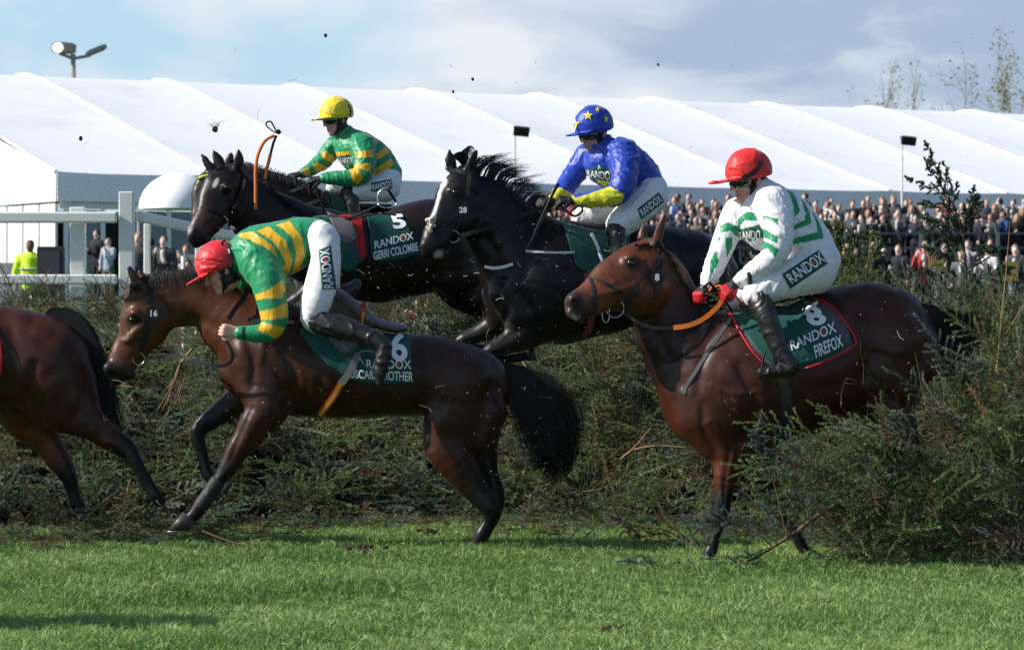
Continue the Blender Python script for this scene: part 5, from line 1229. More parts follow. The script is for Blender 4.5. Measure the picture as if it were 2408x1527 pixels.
GREENS = [(g[0]*2.7, g[1]*2.45, g[2]*2.4) for g in [(.034, .060, .024), (.044, .074, .026), (.030, .056, .036), (.056, .086, .028), (.055, .074, .060), (.034, .044, .022), (.072, .066, .034), (.090, .100, .085), (.068, .044, .026)]]
def rnd_green(r, bias=None): return GREENS[r.choice(len(GREENS), p=[.18, .19, .15, .12, .11, .06, .06, .06, .07] if bias is None else bias)]

HX = [-700, -300, 0, 450, 800, 1150, 1500, 1750, 1950, 2200, 2450, 2750]
HB = [20.8, 20.9, 21.1, 21.9, 23.0, 23.1, 22.6, 21.9, 20.95, 20.5, 20.3, 20.2]
HC_ = [26.4, 26.5, 26.5, 27.0, 27.2, 26.4, 25.0, 23.6, 21.9, 21.5, 21.3, 21.2]
HYC = [780, 778, 775, 728, 755, 772, 745, 740, 750, 790, 800, 805]
def hedge_pt(px, v):
    db, dc, yc = np.interp(px, HX, HB), np.interp(px, HX, HC_), np.interp(px, HX, HYC)
    hc = HCAM-(yc-HY)/FP*dc+.10*math.sin(px*.021)*math.sin(px*.0083+1)+.06*math.sin(px*.057); d = db+(dc-db)*v; z = hc*(1-(1-min(v, 1))**1.5) if v <= 1 else hc*(1-(v-1)**2*1.2)
    return np.array([(px-CX)/FP*d, d, max(z, 0)])

def build_hedge():
    r = np.random.default_rng(21)
    root = empty('spruce_fence', (0, 24, 0)); tag(root, 'wide racecourse fence dressed with green spruce branches and brown twigs', 'fence')
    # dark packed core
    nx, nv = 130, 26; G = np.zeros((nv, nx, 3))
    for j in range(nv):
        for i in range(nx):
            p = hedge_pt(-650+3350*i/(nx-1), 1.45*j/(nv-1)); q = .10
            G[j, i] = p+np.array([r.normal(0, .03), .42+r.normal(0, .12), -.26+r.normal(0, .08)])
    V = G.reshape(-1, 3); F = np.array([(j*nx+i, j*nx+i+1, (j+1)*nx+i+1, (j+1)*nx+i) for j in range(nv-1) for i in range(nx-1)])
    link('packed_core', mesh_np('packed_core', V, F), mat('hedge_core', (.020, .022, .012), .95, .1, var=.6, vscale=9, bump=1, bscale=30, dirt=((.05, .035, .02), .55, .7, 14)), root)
    inst = []
    n0 = 2100
    for _ in range(n0):
        px = r.uniform(-420, 2700) if r.uniform() < .25 else r.uniform(-30, 2440)
        v = r.uniform(0, 1.12)**.8; p = hedge_pt(px, v)+r.normal(0, .05, 3)+np.array([0, 1, -.6])*abs(r.normal(0, .14))
        db, dc = np.interp(px, HX, HB), np.interp(px, HX, HC_)
        nrm = np.array([-.1, -1.6, (dc-db)*1.0+.2]); nrm /= np.linalg.norm(nrm)
        ax = nrm*.55+r.normal(0, .55, 3)+np.array([-.15, 0, -.15 if v < .85 else .35])
        inst.append((p, ax, nrm+r.normal(0, .4, 3), r.uniform(.65, 1.25), rnd_green(r), int(r.integers(0, 12) if r.uniform() < .5 else r.integers(0, 8))))
    # the big outer branches, laid roughly in the face of the fence
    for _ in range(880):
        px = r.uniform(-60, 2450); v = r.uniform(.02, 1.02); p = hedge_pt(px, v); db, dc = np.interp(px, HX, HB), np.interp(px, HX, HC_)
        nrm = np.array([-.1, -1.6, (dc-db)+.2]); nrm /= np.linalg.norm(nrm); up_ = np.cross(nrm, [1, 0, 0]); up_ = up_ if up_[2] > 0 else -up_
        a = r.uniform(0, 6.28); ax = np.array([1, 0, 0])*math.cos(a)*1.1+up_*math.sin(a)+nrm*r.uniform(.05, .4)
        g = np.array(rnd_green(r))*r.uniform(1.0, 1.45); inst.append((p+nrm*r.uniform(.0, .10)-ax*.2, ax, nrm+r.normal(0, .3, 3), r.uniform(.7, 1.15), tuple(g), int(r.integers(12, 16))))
    # upright tips along the crest
    for _ in range(420):
        px = r.uniform(-30, 2440); p = hedge_pt(px, r.uniform(.86, 1.05)); inst.append((p+r.normal(0, .04, 3), np.array([r.normal(0, .35), r.normal(-.2, .3), 1]), r.normal(size=3), r.uniform(.6, 1.15), rnd_green(r), int(r.integers(0, 12) if r.uniform() < .5 else r.integers(0, 8))))
    # branches sprung forward round the hind legs of the horse landing at the right
    edge = [(1880, 1140), (1940, 1100), (2010, 1070), (2100, 1050), (2170, 1020), (2215, 960), (2270, 900), (2340, 860), (2460, 830)]
    for _ in range(330):
        px = 2470-450*r.uniform(0, 1)**1.5; top = np.interp(px, *zip(*edge)); py = top+(1290-top)*r.uniform(0, 1)**.8
        big = r.uniform() < .30; d = r.uniform(19.2, 19.65); p = np.array(W(px, min(py, 1310), d)); p[2] = max(p[2], .03)
        inst.append((p, np.array([r.normal(-.25, .6), r.normal(-.3, .35), r.normal(.1, .6)]), np.array([0, -1, .6])+r.normal(0, .4, 3), r.uniform(.6, 1.0), tuple(np.array(rnd_green(r))*(1.25 if big else 1)), int(r.integers(12, 16) if big else r.integers(0, 12))))
    # tall boughs rising behind the hindquarters at the right
    for _ in range(70):
        px = r.uniform(2190, 2460); py = r.uniform(800, 1000); p = np.array(W(px, py, r.uniform(20.4, 20.9)))
        inst.append((p, np.array([r.normal(-.5, .4), r.normal(-.3, .2), r.normal(.7, .4)]), np.array([0, -1, .5])+r.normal(0, .3, 3), r.uniform(.55, .9), tuple(np.array(rnd_green(r))*1.15), int(r.integers(12, 16))))
    # boughs sweeping left under the belly
    for _ in range(46):
        px = r.uniform(1930, 2200); py = r.uniform(1030, 1230)-(px-1930)*.12; p = np.array(W(px, py, r.uniform(19.3, 19.6)))
        inst.append((p, np.array([r.normal(-1, .25), r.normal(-.2, .2), r.normal(.15, .35)]), np.array([0, -1, .7])+r.normal(0, .3, 3), r.uniform(.5, .85), tuple(np.array(rnd_green(r))*1.15), int(r.integers(12, 16))))
    # litter at the foot of the fence
    for _ in range(330):
        px = r.uniform(-100, 2300); db = np.interp(px, HX, HB); d = db-abs(r.normal(0, .45)); p = np.array([(px-CX)/FP*d, d, r.uniform(.02, .10)])
        inst.append((p, np.array([r.normal(), r.normal(), r.normal(.12, .12)]), np.array([r.normal(0, .3), r.normal(0, .3), 1]), r.uniform(.45, .9), rnd_green(r), int(r.integers(0, 12) if r.uniform() < .5 else r.integers(0, 8))))
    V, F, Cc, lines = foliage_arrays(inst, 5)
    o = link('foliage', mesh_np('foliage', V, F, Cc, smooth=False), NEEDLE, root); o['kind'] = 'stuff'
    # bare twigs and broken sticks
    L2, c2 = list(lines), [(.07, .042, .022)]*len(lines)
    def twig(p, d, ln, rad, col, depth=0):
        k = 5; P = [np.array(p)]; d = np.array(d, float); d /= np.linalg.norm(d)
        for i in range(k): d = d+r.normal(0, .16, 3); d /= np.linalg.norm(d); P.append(P[-1]+d*ln/k)
        Q = catmull(P, 2); L2.append(np.hstack([Q, np.linspace(rad, rad*.35, len(Q))[:, None]])); c2.append(col)
        if depth < 2:
            for _ in range(r.integers(2, 5) if depth == 0 else r.integers(0, 3)):
                q = Q[r.integers(2, len(Q))]; twig(q, d+r.normal(0, .6, 3), ln*r.uniform(.25, .5), rad*.55, col, depth+1)
    browns = [(.14, .085, .045), (.10, .055, .03), (.19, .125, .07), (.075, .05, .032), (.24, .16, .09)]
    for _ in range(420):
        px = r.uniform(-60, 2460); v = r.uniform(0, 1.0); p = hedge_pt(px, v)+np.array([0, -.12, .05])
        twig(p, np.array([r.normal(-.2, 1), r.normal(-.45, .3), r.normal(.05, .5)]), r.uniform(.2, .75), r.uniform(.0022, .0052), browns[r.integers(0, 5)])
    for _ in range(34):
        px = r.uniform(2080, 2450); py = r.uniform(1010, 1240); p = np.array(W(px, py, 19.4)); twig(p, np.array([r.normal(-.2, 1), r.normal(-.2, .3), r.normal(.3, .5)]), r.uniform(.3, .8), r.uniform(.0025, .005), browns[r.integers(0, 5)])
    twig(W(452, 820, 21.6), (-.35, -.1, -1), .62, .012, (.22, .13, .07)); twig(W(425, 850, 21.6), (-.15, -.1, -1), .55, .009, (.17, .10, .055))
    for dx in (-12, 4, 14): twig(W(425+dx, 880, 21.6), (r.normal(0, .25), -.1, -1), .4, .005, (.17, .10, .055))
    twigs_mesh('bare_twigs', L2, c2, root)['kind'] = 'stuff'
build_hedge()

def branch_thing(name, label, cat, d, stems, sprays, group=None, col=(.16, .10, .055), base=None, seed=1, grn=None):
    """stems: list of (points (px,py,r m[,dd])); sprays: list of (px,py,angle deg,scale[,dd])"""
    r = np.random.default_rng(seed); b = base or stems[0][0]
    root = empty(name, W(b[0], b[1], d)); tag(root, label, cat, group)
    L, c = [], []
    for s in stems:
        Q = catmull([[*W(p[0], p[1], d+(p[3] if len(p) > 3 else 0)), p[2]] for p in s], 4); L.append(Q); c.append(col)
    inst = []
    for q in sprays:
        px, py, a, sc = q[:4]; dd = q[4] if len(q) > 4 else 0
        inst.append((np.array(W(px, py, d+dd)), np.array([math.cos(R(a)), r.normal(0, .25), math.sin(R(a))]), np.array([r.normal(0, .3), -1, .4]), sc*(1.5 if cat == 'branch' else 1.05), tuple(c*1.7 for c in grn) if grn else rnd_green(r), int(r.integers(8, 12))))
    twigs_mesh('stem', L, c, root)
    if inst:
        V, F, Cc, lines = foliage_arrays(inst, seed); link('foliage', mesh_np('foliage', V, F, Cc, smooth=False), NEEDLE, root)
        twigs_mesh('twigs', lines, [(.07, .042, .022)]*len(lines), root)
    return root
BLUEG = (.066, .092, .078)
def along(pts, n, seed, sc=(.3, .5), spread=50, t0=0, dd=0.0):
    """spray positions along a stem, each side in turn"""
    r = np.random.default_rng(seed); Q = catmull([p[:2] for p in pts], 8); out = []
    for i in range(n):
        t = t0+(1-t0)*i/max(1, n-1); k = min(int(t*(len(Q)-1)), len(Q)-2); p = Q[k]+(Q[k+1]-Q[k])*(t*(len(Q)-1)-k); tg = Q[k+1]-Q[k]; a = math.degrees(math.atan2(-tg[1], tg[0]))
        out.append((p[0], p[1], a+(spread if i % 2 else -spread)*r.uniform(.6, 1.2)*(1-.75*t), r.uniform(*sc)*(1.1-.45*t), dd+r.normal(0, .03)))
    return out

def build_branches():
    d = 19.25; st = [(1987, 1171, .014), (1918, 1213, .013), (1877, 1245, .012), (1817, 1284, .011), (1757, 1319, .009), (1687, 1345, .007), (1608, 1349, .005), (1516, 1324, .003)]
    up1 = [(1817, 1284, .006), (1780, 1254, .005), (1735, 1231, .004), (1690, 1228, .003), (1640, 1248, .002)]
    up2 = [(1850, 1262, .005), (1835, 1200, .004), (1815, 1120, .003), (1792, 1062, .002)]
    up3 = [(1900, 1225, .005), (1890, 1150, .004), (1850, 1080, .003), (1800, 1050, .002)]
    dn = [(1905, 1210, .005), (1960, 1265, .004), (2020, 1320, .003), (2060, 1345, .002)]
    sp = along(st, 16, 3, (.32, .5), 45, .45)+along(up1, 8, 4, (.35, .5), 30, .35)+along(up2, 9, 5, (.35, .55), 45)+along(up3, 9, 6, (.35, .6), 45)+along(dn, 6, 7, (.3, .5), 40)
    sp += [(1735, 1231, 178, .62), (1740, 1226, 168, .55), (1705, 1205, 135, .5), (1560, 1338, 170, .5), (1600, 1347, 172, .55), (1650, 1350, 160, .5), (1690, 1330, 120, .45), (1760, 1300, 100, .5), (1800, 1270, 95, .5)]
    branch_thing('spruce_branch', 'long blue green spruce branch lying across the grass before the bay at right', 'branch', d, [st, up1, up2, up3, dn], sp, 'loose spruce branches on the grass', seed=3, grn=BLUEG)
    st = [(1664, 1305, .009), (1625, 1270, .008), (1560, 1245, .006), (1470, 1226, .003)]; s2 = [(1640, 1280, .006), (1570, 1268, .004), (1490, 1252, .0025)]; s3 = [(1620, 1266, .005), (1560, 1225, .003), (1520, 1210, .002)]
    branch_thing('spruce_branch', 'broken brown spruce branch with bare twigs left of the landing foreleg', 'branch', 20.4, [st, s2, s3, [(1470, 1226, .004), (1390, 1235, .003), (1300, 1250, .002)]], along(st, 9, 8, (.3, .45), 50, .3)+along(s2, 6, 9, (.25, .4), 45, .4)+along([(1470, 1226), (1390, 1232), (1300, 1250)], 9, 10, (.35, .5), 40), 'loose spruce branches on the grass', col=(.20, .125, .07), seed=5)
    st = [(474, 1247, .008), (520, 1265, .007), (570, 1282, .006), (640, 1302, .003)]
    branch_thing('bare_stick', 'thin bare brown stick lying on the grass beside the raised front hoof', 'stick', 20.6, [st, [(500, 1258, .004), (515, 1285, .003), (512, 1300, .002)], [(560, 1278, .004), (600, 1268, .002), (640, 1262, .0015)]], [], None, col=(.30, .18, .10), seed=6)
    # long bare branch arching out of the fence in the middle
    st = [(1610, 1052, .006), (1540, 1048, .008), (1480, 1062, .009), (1440, 1100, .008), (1395, 1140, .006), (1330, 1162, .005), (1240, 1158, .003)]
    branch_thing('bare_branch', 'long bare tan branch arching from the fence before the bay at right', 'branch', 21.2, [st, [(1480, 1062, .006), (1505, 1035, .004), (1530, 1005, .003)], [(1440, 1100, .005), (1460, 1120, .003), (1500, 1130, .002)]], along(st, 5, 12, (.3, .4), 60, .1), None, col=(.30, .18, .095), seed=7)
    # saplings standing in the fence
    st = [(2275, 720, .011), (2272, 680, .010), (2265, 564, .008), (2254, 528, .007), (2235, 492, .006), (2221, 460, .005), (2203, 404, .004), (2185, 356, .002)]
    br = [[(2221, 462, .004), (2190, 444, .003), (2151, 426, .002)], [(2216, 448, .003), (2196, 410, .002), (2183, 386, .0015)], [(2224, 470, .003), (2228, 430, .002), (2222, 396, .0015)], [(2232, 490, .003), (2238, 462, .002), (2246, 444, .0015)], [(2240, 500, .003), (2212, 488, .002), (2186, 482, .0015)],
          [(2262, 560, .004), (2272, 500, .003), (2284, 462, .002)], [(2258, 540, .003), (2278, 510, .002), (2292, 476, .0015)], [(2262, 556, .003), (2225, 530, .002), (2190, 518, .0015)], [(2266, 590, .004), (2220, 560, .003), (2186, 548, .0015)], [(2268, 620, .004), (2225, 600, .003), (2195, 590, .002)], [(2270, 640, .004), (2300, 600, .003), (2322, 590, .002)], [(2272, 670, .004), (2320, 650, .003), (2350, 640, .002)], [(2270, 660, .004), (2225, 650, .003), (2200, 645, .002)]]
    sp = along(st, 12, 20, (.22, .34), 30, .35)
    for i, b in enumerate(br): sp += along(b, 4+(i > 5)*4, 30+i, (.22, .32) if i < 7 else (.3, .42), 22, .1)
    branch_thing('spruce_sapling', 'tall thin spruce sapling standing out of the fence against the white tent', 'tree', 21.3, [st]+br, sp, 'saplings standing in the fence', col=(.12, .08, .05), seed=9, grn=(.040, .068, .036))
    r = np.random.default_rng(33); st = [(2010, 740, .010), (2005, 660, .008), (1985, 580, .005), (1975, 516, .003)]; br, sp = [], along(st, 16, 21, (.35, .55), 55)
    for x, y, x2, y2 in ((2005, 690, 1950, 640), (2000, 650, 2060, 590), (1995, 630, 1945, 590), (1990, 610, 2030, 560), (2005, 700, 2080, 650), (1985, 580, 1955, 545), (2008, 720, 2110, 690)):
        b = [(x, y, .005), ((x+x2)/2, (y+y2)/2-6, .003), (x2, y2, .002)]; br.append(b); sp += along(b, 7, int(x+y), (.3, .45), 45)
    branch_thing('spruce_bush', 'bushy green spruce top behind the rider in white and green', 'tree', 22.3, [st]+br, sp, 'saplings standing in the fence', seed=11, grn=(.060, .095, .030))
    st = [(2330, 960, .012), (2345, 850, .010), (2355, 740, .008), (2365, 640, .005), (2374, 520, .002)]
    br = [[(2345, 850, .006), (2310, 800, .004), (2290, 740, .002)], [(2350, 800, .006), (2380, 760, .004), (2420, 690, .002)], [(2355, 740, .005), (2330, 690, .003), (2310, 640, .002)], [(2362, 680, .004), (2385, 640, .002), (2402, 600, .0015)], [(2338, 900, .006), (2400, 830, .004), (2450, 800, .002)], [(2360, 700, .004), (2340, 660, .002), (2325, 600, .0015)]]
    sp = along(br[0], 4, 60, (.3, .4), 50)+along(br[4], 6, 61, (.35, .5), 50)+along(br[1], 4, 62, (.3, .4), 50)
    branch_thing('spruce_sapling', 'nearly bare brown sapling at the right end of the fence', 'tree', 19.7, [st]+br, sp, 'saplings standing in the fence', col=(.26, .15, .08), seed=12)
build_branches()
# ------------------------------------------------------------------ marquee behind the course
TENTW = mat('tent_pvc', (.75, .765, .785), .55, .35, dirt=((.66, .68, .70), .52, .72, .22), var=.02, vscale=.3, bump=.25, bscale=.8)
TENTV = mat('tent_valance', (.88, .89, .90), .6, .3, var=.03, vscale=1, bump=.3, bscale=2)
FRAME = mat('white_frame', (.74, .75, .76), .5, .4)
GLASS = mat('dark_glass', (.13, .185, .20), .22, .6)
DARK = mat('dark_interior', (.015, .017, .02), .8)
TE = np.array([-13.2, 96.0]); TA = np.array([.862, .507]); TC = np.array([.507, -.862])      # eave corner, along, towards the course
EZ, RZ, HALF, BAY_, TLEN = 5.5, 9.4, 15.0, 5.0, 62.0
def tpt(t, s, z, out=0.0):
    p = TE+TA*t-TC*(s*HALF)+TC*out; return (p[0], p[1], z)
def build_tent():
    root = empty('marquee', (TE[0], TE[1], 1.2)); tag(root, 'huge white event marquee with a ribbed roof behind the crowd', 'tent')
    def prof(s): q = 1-abs(1-s); return 1.05-math.sqrt((1-q)**2+.0025*3)*1.0-.0
    def zz(t, s):
        f = (prof(s)-prof(0))/(prof(1)-prof(0)); fr = (t % BAY_)/BAY_; sag = math.sin(math.pi*fr)**.8
        return EZ+(RZ-EZ)*f-sag*(.02+.01*(1-abs(1-s))**3)-.06*sag*math.sin(math.pi*min(1, abs(1-abs(1-s))))
    ts = np.arange(0, TLEN+.01, .5); ss = np.concatenate([np.linspace(0, .8, 9), np.linspace(.84, 1.16, 9), np.linspace(1.2, 2, 9)])
    V = [tpt(t, s, zz(t, s)) for t in ts for s in ss]; n = len(ss)
    F = [(j*n+i, j*n+i+1, (j+1)*n+i+1, (j+1)*n+i) for j in range(len(ts)-1) for i in range(n-1)]
    link('roof', mesh_np('roof', V, F), TENTW, root)
    for t in np.arange(0, TLEN+.1, BAY_):
        tube('rib', [np.array([[*tpt(t, s, zz(t, s)+.02), .06] for s in ss])], TENTW, root, 6)
    # valance and long wall towards the course
    V, F = [], []; k = 0
    for t in np.arange(0, TLEN+.01, .5):
        fr = (t % BAY_)/BAY_
        V += [tpt(t, 0, EZ+.02-.05*math.sin(math.pi*fr)**.8, .06), tpt(t, 0, EZ-.84, .10+.02*math.sin(t*5))]
    for i in range(len(V)//2-1): F.append((2*i, 2*i+2, 2*i+3, 2*i+1))
    link('valance', mesh_np('valance', V, F, smooth=False), TENTV, root).modifiers.new('thickness', 'SOLIDIFY').thickness = .03
    w = empty('side_wall', (0, 0, 0)); w.parent = root; w.location = (0, 0, 0)
    bpy.data.objects.remove(w)
    def panel(name, t0, t1, z0, z1, out, m, th=.05):
        a, b = TE+TA*t0+TC*out, TE+TA*t1+TC*out; q = TC*th
        V = [(*a, z0), (*b, z0), (*b, z1), (*a, z1), (*(a-q), z0), (*(b-q), z0), (*(b-q), z1), (*(a-q), z1)]
        F = [(0, 1, 2, 3), (5, 4, 7, 6), (4, 0, 3, 7), (1, 5, 6, 2), (3, 2, 6, 7), (4, 5, 1, 0)]
        return link(name, mesh_np(name, V, F, smooth=False), m, root)
    panel('back_wall', .1, TLEN-.1, 1.25, EZ-1.1, -.5, DARK)
    panel('eave_beam', .1, TLEN-.1, EZ-1.05, EZ-.85, .02, FRAME)
    x = .25
    for i in range(26):
        wdt = (1.15, .95)[i % 2] if i < 12 else 2.2
        panel('mullion', x, x+.14, 1.22, EZ-1.06, .03, FRAME)
        if i not in (1, 5, 8): panel('glass_panel', x+.16, x+wdt-.02, 1.5, EZ-1.08, -.02, GLASS if i < 14 else TENTV, .03)
        panel('bottom_rail', x+.16, x+wdt-.02, 1.22, 1.48, .02, FRAME); x += wdt
    # gable end, in full sun
    V = [(*(TE-TC*s*HALF), z) for s, z in ((0, 4.66), (0, EZ), (1, RZ-.02), (2, EZ), (2, 4.66))]; link('gable', mesh_np('gable', V, [(0, 1, 2, 3, 4)], smooth=False), TENTW, root)
    for i in range(24):
        a, b = TE-TC*(i*1.25+.06), TE-TC*(i*1.25+1.19); q = TA*.08; z0, z1 = 1.22, 4.60
        V = [(*a, z0), (*b, z0), (*b, z1), (*a, z1), (*(a+q), z0), (*(b+q), z0), (*(b+q), z1), (*(a+q), z1)]
        link('gable_panel', mesh_np('gable_panel', V, [(1, 0, 3, 2), (4, 5, 6, 7), (0, 4, 7, 3), (5, 1, 2, 6), (3, 7, 6, 2)], smooth=False), TENTW, root)
    return root
build_tent()

def build_canopy():
    d = 90.0; c = W(418, 492, d); root = empty('entrance_canopy', (c.x, c.y, gz(d))); tag(root, 'round white domed canopy over the marquee entrance', 'canopy')
    V, F = [], []; n, k = 28, 10
    for j in range(k+1):
        a = j/k*math.pi/2
        for i in range(n): t = 2*math.pi*i/n; V.append((c.x+1.06*math.cos(a)*math.cos(t), c.y+1.3*math.cos(a)*math.sin(t), c.z+.98*math.sin(a)))
    for j in range(k):
        for i in range(n): F.append((j*n+i, j*n+(i+1) % n, (j+1)*n+(i+1) % n, (j+1)*n+i))
    link('dome', mesh_np('dome', V, F), mat('canopy_white', (.84, .84, .84), .6), root)
    for x in (-.98, .98):
        for y in (-.9, .9): boxes('post', [(c.x+x-.03, c.x+x+.03, c.y+y-.03, c.y+y+.03, gz(d), c.z+.05)], FRAME, root)
build_canopy()

# ------------------------------------------------------------------ running rails
def build_rails():
    RAIL = mat('rail_plastic', (.72, .72, .68), .45, .4, var=.05, vscale=4)
    def run(label, A, B, zs, th, posts):
        root = empty('running_rail', (A[0], A[1], 0)); tag(root, label, 'rail', 'white running rails')
        a, b = Vector((A[0], A[1], 0)), Vector((B[0], B[1], 0)); dv = (b-a).normalized(); nv = Vector((dv.y, -dv.x, 0))
        if nv.y > 0: nv = -nv
        for z, h in zs:
            V = []
            for p in (a, b):
                for o, zz in ((0, z-h), (.06, z-h), (.06, z), (0, z)): V.append(p+nv*o+Vector((0, 0, zz)))
            o = link('rail', mesh_np('rail', V, [(0, 1, 5, 4), (1, 2, 6, 5), (2, 3, 7, 6), (3, 0, 4, 7), (3, 2, 1, 0), (4, 5, 6, 7)], smooth=False), RAIL, root)
            md = o.modifiers.new('bevel', 'BEVEL'); md.width = .02; md.segments = 3
        for x, y, w, top in posts:
            o = boxes('post', [(x-w/2, x+w/2, y, y+w, gz(y)-.05, top)], RAIL, root); md = o.modifiers.new('bevel', 'BEVEL'); md.width = .012; md.segments = 2
    d = 33.0; z1 = HCAM+(HY-498)/FP*d; z2 = HCAM+(HY-645)/FP*d
    a, b = W(-700, 0, d), W(276, 0, d)
    run('near white running rail with two bars on the far left', (a.x, d), (b.x, d), [(z1, .112), (z2, .10)], .1, [(W(183, 0, d+.08).x, d+.02, .15, z1+.05), (W(-250, 0, d+.08).x, d+.02, .15, z1+.05)])
    e = W(296, 0, d); f = W(640, 0, 47.0)
    run('white rail slanting away behind the horses from a tall white post', (e.x+.1, d+.1), (f.x, 47.0), [(z1+.01, .112), (z2+.02, .10)], .1, [(e.x, d, .145, HCAM+(HY-450)/FP*d), (W(345, 0, 35.5).x, 35.5, .07, z1-.05), (W(470, 0, 39.5).x, 39.5, .12, z1)])
build_rails()

# ------------------------------------------------------------------ spectators
PERS = mat('spectator', attr=True, rough=.8, spec=.25)
def person_mesh(i):
    r = np.random.default_rng(500+i); S = Solid(0)
    jk = [(.02, .022, .03), (.03, .04, .075), (.06, .06, .062), (.015, .015, .016), (.09, .07, .05), (.02, .05, .16), (.50, .48, .46), (.13, .10, .075), (.42, .05, .06), (.05, .055, .06), (.30, .34, .42), (.62, .60, .58), (.025, .03, .045), (.10, .11, .13)][i % 14]
    hair = [(.03, .02, .012), (.09, .05, .025), (.02, .015, .012), (.30, .19, .08), (.12, .11, .10), (.20, .09, .04)][i % 6]; sk = [(.74, .49, .41), (.68, .43, .35), (.77, .53, .45), (.54, .32, .25)][i % 4]
    leg = [(.02, .02, .025), (.03, .035, .06), (.10, .09, .08), (.02, .02, .02)][i % 4]; sh = (.62, .62, .64)
    h = 1.0+r.normal(0, .025)
    for q in (1, -1):
        S.chain3([[q*.09, 0, .92, .085], [q*.10, .0, .50, .065], [q*.10, .01, .10, .05], [q*.11, -.08, .05, .045]], .03, leg, 2)
        mode = (i+(q > 0)) % 3
        el = [[q*.25, -.06, 1.12], [q*.26, .0, 1.14], [q*.24, -.12, 1.16]][mode]; hd = [[q*.06, -.27, 1.20], [q*.25, -.06, .86], [q*.10, -.26, 1.42]][mode]
        S.chain3([[q*.19, 0, 1.42, .062], [*el, .052], [hd[0]*.85+el[0]*.15, hd[1]*.85+el[1]*.15, hd[2]*.85+el[2]*.15, .038]], .02, jk, 2); S.chain3([[*hd, .042], [hd[0]*.9, hd[1]-.03, hd[2]+.05, .035]], .01, sk)
    S.chain3([[0, 0, .92, .125, 1], [0, .0, 1.15, .135, 1], [0, .01, 1.34, .150, 1], [0, .01, 1.44, .10, 1]], .06, jk, 2); S.chain3([[.11, 0, 1.36, .10], [-.11, 0, 1.36, .10]], .05, jk)
    if i % 3: S.chain3([[0, -.135, 1.42, .035], [0, -.150, 1.22, .028]], .012, sh)
    S.chain3([[0, .0, 1.46, .055], [0, -.01, 1.54, .05]], .02, sk); S.ell((0, -.015, 1.62), np.eye(3), (.072, .092, .112), .01, sk)
    S.ell((0, .012, 1.655), np.eye(3), (.084, .100, .100), .006, hair)
    if i % 5 == 3: S.chain3([[.07, .03, 1.62, .04], [.08, .03, 1.45, .04]], .02, hair); S.chain3([[-.07, .03, 1.62, .04], [-.08, .03, 1.45, .04]], .02, hair)
    S.ell((0, -.11, 1.61), np.eye(3), (.014, .022, .022), .01, sk)
    me = S.mesh('person', .026, smooth=1, sigma=.004); me.transform(Matrix.Scale(h, 4)); me.materials.append(PERS); return me
NV = 28
PM = [person_mesh(i) for i in range(NV)]
JN = ['black suit', 'navy suit', 'grey suit', 'black coat', 'brown tweed jacket', 'bright blue jacket', 'pale grey top', 'brown coat', 'red top', 'dark grey coat', 'light blue shirt', 'white shirt', 'dark navy coat', 'slate grey jacket']
HN = ['dark hair', 'brown hair', 'black hair', 'fair hair', 'grey hair', 'red brown hair']
def place_person(x, y, z, i, rz, label, group):
    o = bpy.data.objects.new('person', PM[i]); C.objects.link(o); k = .94+.12*((math.sin(x*91.7+y*13.1)+1)/2); o.scale = (k, k, k); o.location = (x, y, z); o.rotation_euler = (0, 0, rz)
    return tag(o, label, 'person', group)
ORD = ['first', 'second', 'third', 'fourth', 'fifth', 'sixth', 'seventh', 'eighth', 'ninth', 'tenth']+['%dth' % n for n in range(11, 60)]
for a, b in ((21, '21st'), (22, '22nd'), (23, '23rd'), (31, '31st'), (32, '32nd'), (33, '33rd'), (41, '41st'), (42, '42nd'), (43, '43rd'), (51, '51st'), (52, '52nd'), (53, '53rd')): ORD[a-1] = b
